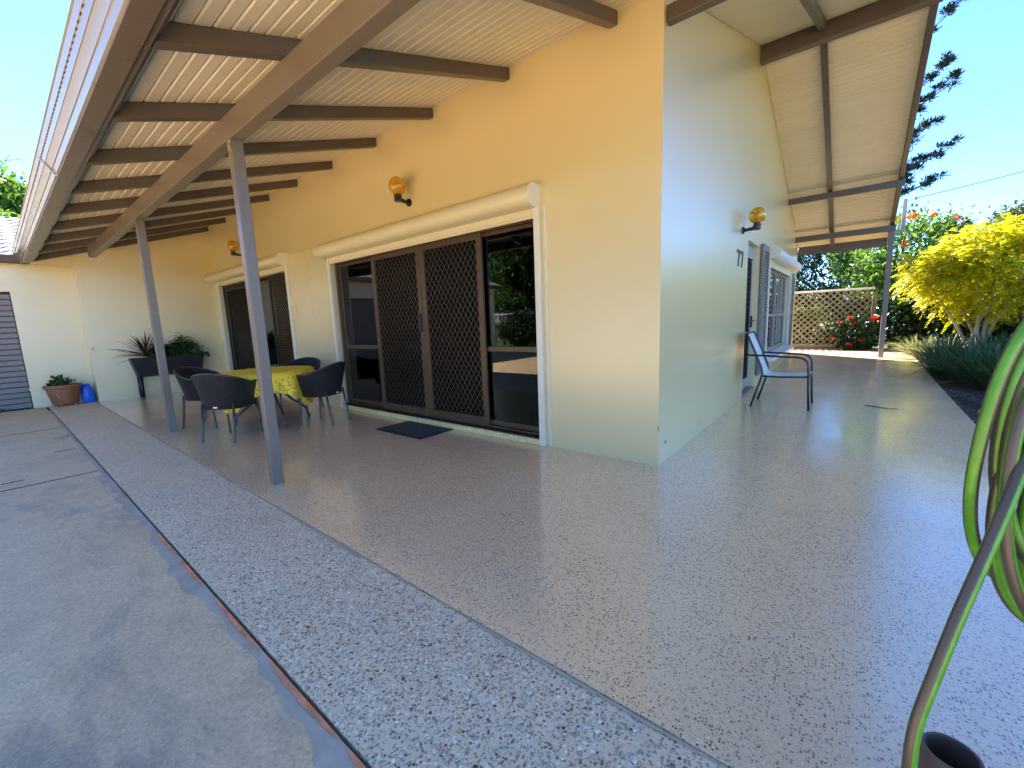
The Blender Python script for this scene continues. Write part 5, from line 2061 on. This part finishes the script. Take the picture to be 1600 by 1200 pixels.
b.build('trunk', 'pale_bark', yt, smooth=True)
# compound fronds: arching axis with paired leaflets
NF = 5200
NL = 9
u = unit(rg.normal(0, 1, (NF, 3)) * np.array([1, 1, 0.8]) + np.array([0, 0, 0.38]))
rad = (0.35 + 0.65 * rg.random(NF)) ** 0.6
lump = 0.86 + 0.16 * np.sin(u[:, 0] * 7 + 1.0) * np.cos(u[:, 1] * 6 + u[:, 2] * 5)
C0 = np.array([0.22, 0.0, 1.72])
fp = C0 + u * (rad * lump)[:, None] * np.array([1.62, 1.0, 1.08])
keep = fp[:, 2] > 0.62 + 0.80 * np.maximum(0, np.abs(fp[:, 0] - 0.1) - 0.35) + 0.15 * rg.random(NF)
fp, u = fp[keep], u[keep]
NF = len(fp)
fdir = unit(u * np.array([1, 1, 0.35]) + rg.normal(0, 0.5, (NF, 3)) + np.array([0, 0, 0.25]))
fl = rg.uniform(0.15, 0.26, NF)
V, Fc = [], []
tt = np.linspace(0.12, 1.0, NL)
side = unit(np.cross(fdir, np.array([0, 0, 1.0])))
for j in range(NL):
    p = fp + fdir * (fl * tt[j])[:, None]
    p[:, 2] -= 0.55 * fl * tt[j] ** 2
    tang = unit(fdir - np.array([0, 0, 1.0]) * (1.1 * tt[j]))
    for sg in (-1, 1):
        ld = unit(side * sg + tang * 0.55 + np.array([0, 0, -0.35]) + rg.normal(0, 0.12, (NF, 3)))
        ll = fl * 0.36 * (1.05 - 0.55 * tt[j]) * rg.uniform(0.8, 1.2, NF)
        wv_ = unit(np.cross(ld, np.cross(side, tang)))
        w = ll * 0.17
        V.append(np.stack([p, p + ld * (ll * 0.5)[:, None] - wv_ * w[:, None], p + ld * ll[:, None], p + ld * (ll * 0.5)[:, None] + wv_ * w[:, None]], 1))
V = np.stack(V, 1)                 # NF, NL*2, 4, 3
nlf = NF * NL * 2
Fq = (np.array([[0, 1, 2, 3]]) + (np.arange(nlf) * 4)[:, None])
np_mesh('crown', V.reshape(-1, 3), Fq, 'leaf_yellow', yt)

# lattice fence beyond the brick path
fz0 = gz(9.6)
fen = tag(empty('lattice_fence', (0, 10.75, fz0)), 'weathered timber lattice fence with a pale top rail behind the brick path', 'fence')
fx0, fx1, fzb, fzt = -2.2, 1.50, 0.10, 1.50
b = MB()
b.box(fx0, fx1 + 0.04, -0.05, 0.045, fzt + 0.001, fzt + 0.05)
b.build('top_rail', 'fence_rail', fen, bevel=0.004)
b = MB()
b.box(fx0, fx1, -0.03, 0.03, fzb - 0.055, fzb - 0.001)
b.build('bottom_rail', 'fence_timber', fen, bevel=0.004)
b = MB()
b.box(fx0, fx1, 0.03, 0.05, -0.12, fzb - 0.06)
b.build('kick_board', 'fence_timber', fen)
for px_ in (fx0 + 0.05, -0.35, fx1 + 0.05):
    b = MB()
    b.box(px_ - 0.045, px_ + 0.045, 0.052, 0.142, -0.3, 1.42)
    b.build('post', 'fence_timber', fen, bevel=0.004)
W, H = fx1 - fx0, fzt - fzb
sp = 0.150
for sg, yo in ((1, -0.010), (-1, 0.0015)):
    i = -int(H / sp) - 1
    while i * sp < W + H:
        xa = i * sp
        if sg == 1:
            lo, hi = max(0.0, -xa), min(H, W - xa)
        else:
            lo, hi = max(0.0, xa - W), min(H, xa)
        i += 1
        if hi - lo < 0.05:
            continue
        b = MB()
        b.bar((fx0 + xa + sg * lo, yo, fzb + lo), (fx0 + xa + sg * hi, yo, fzb + hi), 0.034, 0.010, (0, 1, 0))
        b.build('slat', 'fence_timber', fen)

# red-flowered bush in front of the fence
ix = tag(empty('ixora_bush', (1.22, 10.42, fz0 - 0.02)), 'dark rounded bush with red flower heads in front of the lattice fence', 'bush')
rg = np.random.default_rng(41)
P, O, c = crown_points(rg, (0, 0, 0.46), (0.50, 0.30, 0.42), 95, 26, 0.07, 0.4)
b = MB()
limbs(b, rg, (0, 0, 0), [c[i] for i in range(10)], 0.02)
b.build('trunk', 'bark', ix, smooth=True)
leaf_cloud('crown', P, O, 0.085, 'leaf_dark', ix, 0.5, 0.2, 42)
heads = np.array([(-0.42, -0.26, 0.30), (-0.10, -0.34, 0.18), (0.13, -0.33, 0.27), (-0.12, -0.18, 0.83), (-0.05, -0.2, 0.72), (0.28, -0.1, 0.80), (0.40, -0.08, 0.77), (0.47, -0.12, 0.73), (0.36, -0.15, 0.82), (-0.30, -0.2, 0.70)])
for i, hpos in enumerate(heads):
    o = leaf_cloud('flower_head', rg.normal(0, 0.024, (30, 3)) * np.array([1.2, 1, 0.7]), unit(rg.normal(0, 1, (30, 3)) + np.array([0, -0.4, 0.5])), 0.045, 'petal_red', ix, 0.7, 0, 60 + i)
    o.location = tuple(hpos)

G = 'trees and tall shrubs beyond the patio'
tree('dark_tree', 'dense dark green tree behind the lattice fence, left of centre', 'tree', (-1.3, 13.6, 0.1), 1.1, (-1.2, 13.4, 2.15), (2.0, 1.2, 1.75), 260, 40, 0.20, 0.13, 'leaf_dark', 201, r0=0.13, group=G)
tree('round_tree', 'rounded bright green tree far behind the fence against the sky', 'tree', (0.35, 31.0, 0.1), 2.0, (0.45, 31.0, 4.35), (0.85, 0.9, 1.5), 120, 40, 0.22, 0.19, 'leaf_bright', 202, r0=0.14, group=G)
tree('tulip_tree', 'bright leafy tree with orange-red flowers reaching behind the far post', 'tree', (2.1, 13.3, 0.1), 1.3, (2.35, 13.1, 2.55), (1.25, 1.0, 1.12), 170, 34, 0.20, 0.16, 'leaf_bright', 203, r0=0.10, group=G,
     flowers=('petal_orange', 16, 0.085, 0.4), aspect=0.4)
tree('dark_shrub', 'dark glossy shrub filling the space right of the far post', 'shrub', (2.75, 11.6, 0.1), 0.5, (2.8, 11.5, 1.15), (1.15, 0.75, 1.05), 190, 40, 0.15, 0.12, 'leaf_dark', 204, r0=0.07, group=G)
tree('dark_shrub', 'tall dark shrub behind the golden tree', 'shrub', (4.9, 11.8, 0.1), 0.6, (4.9, 11.7, 1.35), (1.6, 0.9, 1.25), 220, 40, 0.17, 0.13, 'leaf_dark', 205, r0=0.08, group=G)
tree('dark_shrub', 'dark shrub at the right edge behind the hose', 'shrub', (5.2, 8.3, 0.05), 0.4, (5.2, 8.2, 0.75), (1.1, 0.9, 0.75), 170, 40, 0.14, 0.11, 'leaf_dark', 206, r0=0.06, group=G)
tree('golden_shrub', 'second golden-green tree at the right frame edge', 'tree', (5.7, 10.0, 0.1), 0.9, (5.6, 10.0, 1.95), (1.25, 0.9, 0.75), 170, 40, 0.15, 0.11, 'leaf_yellow', 207, r0=0.06, group=G, aspect=0.3)
tree('creeper', 'green creeper climbing through the left end of the lattice', 'climber', (0.05, 10.95, 0.15), 0.5, (0.10, 10.93, 1.15), (0.42, 0.12, 0.22), 26, 30, 0.07, 0.08, 'leaf_mid', 208, r0=0.015, group=G)
tree('fence_shrub', 'leafy shrub growing behind the lattice fence, seen through the slats', 'shrub', (0.6, 12.0, 0.1), 0.4, (0.4, 12.0, 0.85), (1.6, 0.5, 0.8), 150, 34, 0.14, 0.12, 'leaf_dark', 209, r0=0.05, group=G)
tree('grey_tree', 'olive grey tree far off at the right edge above the golden tree', 'tree', (11.5, 46, 0.1), 3.0, (11.5, 46, 6.4), (2.6, 2.2, 2.0), 150, 34, 0.45, 0.34, 'leaf_olive', 210, r0=0.25, group=G)
tree('hedge_tree', 'broad dark tree closing the garden far behind the post', 'tree', (3.5, 17.5, 0.1), 1.0, (3.7, 17.5, 1.5), (3.3, 1.5, 1.45), 300, 36, 0.28, 0.22, 'leaf_mid', 211, r0=0.15, group=G)
tree('hedge_tree', 'broad dark tree far behind the lattice fence at the house end', 'tree', (-3.0, 17.5, 0.1), 1.0, (-3.6, 17.5, 2.2), (3.0, 1.5, 2.3), 300, 36, 0.28, 0.22, 'leaf_dark', 212, r0=0.15, group=G)
tree('hedge_tree', 'broad tree behind the golden trees at the right frame edge', 'tree', (9.5, 15.5, 0.1), 1.0, (9.5, 15.0, 1.9), (3.4, 1.8, 1.9), 300, 36, 0.28, 0.22, 'leaf_mid', 213, r0=0.15, group=G)

# Norfolk pine: whorled branches with tufts, mostly hidden by the roof
pine = tag(empty('norfolk_pine', (1.2, 24.6, 0.1)), 'tall pine whose tiered branch tips show beyond the roof edge', 'tree')
rg = np.random.default_rng(9)
b = MB()
b.tube([(0, 0, 0), (0.05, 0, 6), (0, 0, 12), (0, 0, 19)], [0.32, 0.26, 0.18, 0.04], 10)
tips, outs = [], []
tiers = [(6.05, 0.85, 2.35), (7.2, 0.75, 2.75), (8.6, 0.7, 2.2), (9.6, 1.05, 2.75), (10.55, 1.0, 2.55), (12.3, 1.5, 2.6), (14.0, 1.3, 2.2), (15.5, 1.1, 1.8), (17, 0.9, 1.2)]
for (z, rise, L) in tiers:
    nb_ = 6
    a0 = rg.uniform(-0.12, 0.12)
    for i in range(nb_):
        a = a0 + i * 2 * math.pi / nb_
        Lb = L * rg.uniform(0.9, 1.06) if i else L
        pts = []
        for q in range(7):
            t = q / 6
            pts.append(Vector((Lb * t * math.cos(a), Lb * t * math.sin(a), z + rise * (t * 0.4 + 0.6 * t * t) * Lb / 2.6 + rg.normal(0, 0.02))))
        b.tube(pts, list(np.linspace(0.055, 0.012, 7)), 6)
        for q in range(2, 7):
            for r_ in range(3 if q > 2 else 2):
                pc = pts[q] + Vector((rg.normal(0, 0.16), rg.normal(0, 0.16), abs(rg.normal(0.04, 0.10))))
                for s_ in range(58):
                    o_ = rg.normal(0, 1, 3)
                    o_ /= np.linalg.norm(o_)
                    tips.append(np.array(pc) + o_ * rg.uniform(0.0, 0.16) * np.array([1.3, 1.3, 0.7]))
                    outs.append(o_ + np.array([math.cos(a) * 0.7, math.sin(a) * 0.7, 0.7]))
b.build('trunk', 'bark', pine, smooth=True)
leaf_cloud('crown', np.array(tips), np.array(outs), 0.19, 'leaf_pine', pine, 0.24, -0.4, 91)

# street lamp far off
sl = tag(empty('street_lamp', (6.2, 36.0, 0.1)), 'distant street lamp head showing above the golden tree', 'street lamp')
b = MB()
b.tube([(0, 0, 0), (0, 0, 5.6), (0.15, 0, 5.85), (0.8, 0, 5.95)], [0.09, 0.06, 0.045, 0.035], 8)
b.build('pole', 'steel', sl, smooth=True)
b = MB()
b.lathe([(0.0001, -0.06), (0.16, -0.05), (0.2, 0.0), (0.14, 0.06), (0.0001, 0.09)], (0, 0, 0), 16, 2.4, 0.9)
o = b.build('lamp_head', 'steel', sl, smooth=True)
o.location = (1.15, 0, 5.93)

# trees over the garage roof at the left
tree('garage_tree', 'bright leafy tree rising behind the garage roof', 'tree', (-19.5, -2.6, 0), 3.2, (-19.6, -2.3, 4.6), (1.5, 2.2, 1.5), 220, 40, 0.25, 0.22, 'leaf_bright', 301, r0=0.2, flowers=('petal_pink', 5, 0.12, 0.6), shell=0.5)
bt = tag(empty('bare_tree', (-21.0, -2.7, 0)), 'tree with bare grey twigs against the sky at the left', 'tree')
rg = np.random.default_rng(15)
b = MB()
b.tube([(0, 0, 0), (0.1, 0, 2.5), (0, 0.1, 4.6)], [0.16, 0.12, 0.08], 8)
for i in range(34):
    a = rg.uniform(0, 6.28)
    p = Vector((0, 0.1, rg.uniform(3.6, 4.7)))
    dirv = Vector((0.5 * math.cos(a), 1.0 * math.sin(a), rg.uniform(0.6, 1.5))).normalized()
    pts = [p]
    for q in range(6):
        dirv = (dirv + Vector((rg.normal(0, .25), rg.normal(0, .25), rg.normal(0, .15)))).normalized()
        pts.append(pts[-1] + dirv * 0.42)
        if q > 1:
            for z_ in range(3):
                d2 = (dirv + Vector((rg.normal(0, .7), rg.normal(0, .7), rg.normal(0, .5)))).normalized()
                b.tube([pts[-1], pts[-1] + d2 * 0.28, pts[-1] + d2 * 0.5 + Vector((rg.normal(0, .08), rg.normal(0, .08), rg.normal(0, .08)))], [0.011, 0.008, 0.004], 4)
    b.tube(pts, list(np.linspace(0.035, 0.008, 7)), 5)
b.build('trunk', 'twig', bt)
tree('garage_hedge', 'lime green shrub just above the garage roof tiles', 'shrub', (-15.9, -3.3, 0), 2.2, (-16.2, -2.6, 3.75), (0.9, 2.4, 0.85), 120, 36, 0.16, 0.16, 'leaf_bright', 302, r0=0.1, aspect=0.35)

# ------------------------------------------------------------------ what the glass reflects: the other side of the driveway
G2 = 'trees across the driveway'
tree('driveway_tree', 'tall olive tree across the driveway, mirrored in the right glass pane', 'tree', (-13.5, -17.5, 0), 2.5, (-13.5, -17.5, 5.2), (4.2, 2.4, 3.8), 420, 44, 0.42, 0.30, 'leaf_mid', 401, r0=0.28, group=G2, shell=0.35)
tree('driveway_tree', 'spreading tree across the driveway, mirrored at the edge of the glass', 'tree', (-6.5, -19.0, 0), 2.5, (-6.5, -19.0, 5.4), (4.0, 2.4, 4.0), 380, 44, 0.42, 0.30, 'leaf_olive', 402, r0=0.28, group=G2, shell=0.35)
tree('driveway_hedge', 'dark hedge across the driveway, mirrored low in the right glass pane', 'hedge', (-12.3, -13.9, 0), 0.3, (-12.3, -13.9, 0.85), (1.7, 0.6, 0.9), 170, 38, 0.16, 0.12, 'leaf_dark', 403, r0=0.06, group=G2)
tree('yellow_shrub', 'yellow shrub across the driveway, mirrored beside the dark hedge', 'shrub', (-9.9, -13.6, 0), 0.3, (-9.9, -13.6, 0.95), (0.9, 0.5, 0.7), 90, 34, 0.12, 0.10, 'leaf_yellow', 404, r0=0.04, group=G2)
tree('green_shrub', 'bright green shrub across the driveway, mirrored above the white rail', 'shrub', (-14.6, -15.2, 0), 0.6, (-14.4, -15.2, 2.3), (1.3, 0.7, 0.75), 110, 38, 0.16, 0.14, 'leaf_bright', 405, r0=0.06, group=G2)
f2 = tag(empty('boundary_fence', (-14.5, -14.3, 0)), 'white-railed lattice fence across the driveway, mirrored in the glass', 'fence')
b = MB()
b.box(-2.2, 6.0, -0.03, 0.03, 1.62, 1.70)
b.build('top_rail', 'white_metal', f2)
for i in range(5):
    b = MB()
    b.box(-2.15 + i * 2.0, -2.05 + i * 2.0, 0.035, 0.12, -0.2, 1.7)
    b.build('post', 'fence_timber', f2)
first = None
for sg in (1, -1):
    for i in range(40):
        xa = -2.1 + i * 0.2
        if sg == -1:
            xa += 1.5
        if xa > 5.95 or xa + 1.5 * sg < -2.15 or xa + 1.5 * sg > 5.95:
            continue
        b = MB()
        b.bar((xa, 0.006 * sg, 0.08), (xa + 1.5 * sg, 0.006 * sg, 1.58), 0.04, 0.01, (0, 1, 0))
        b.build('slat', 'fence_timber', f2)
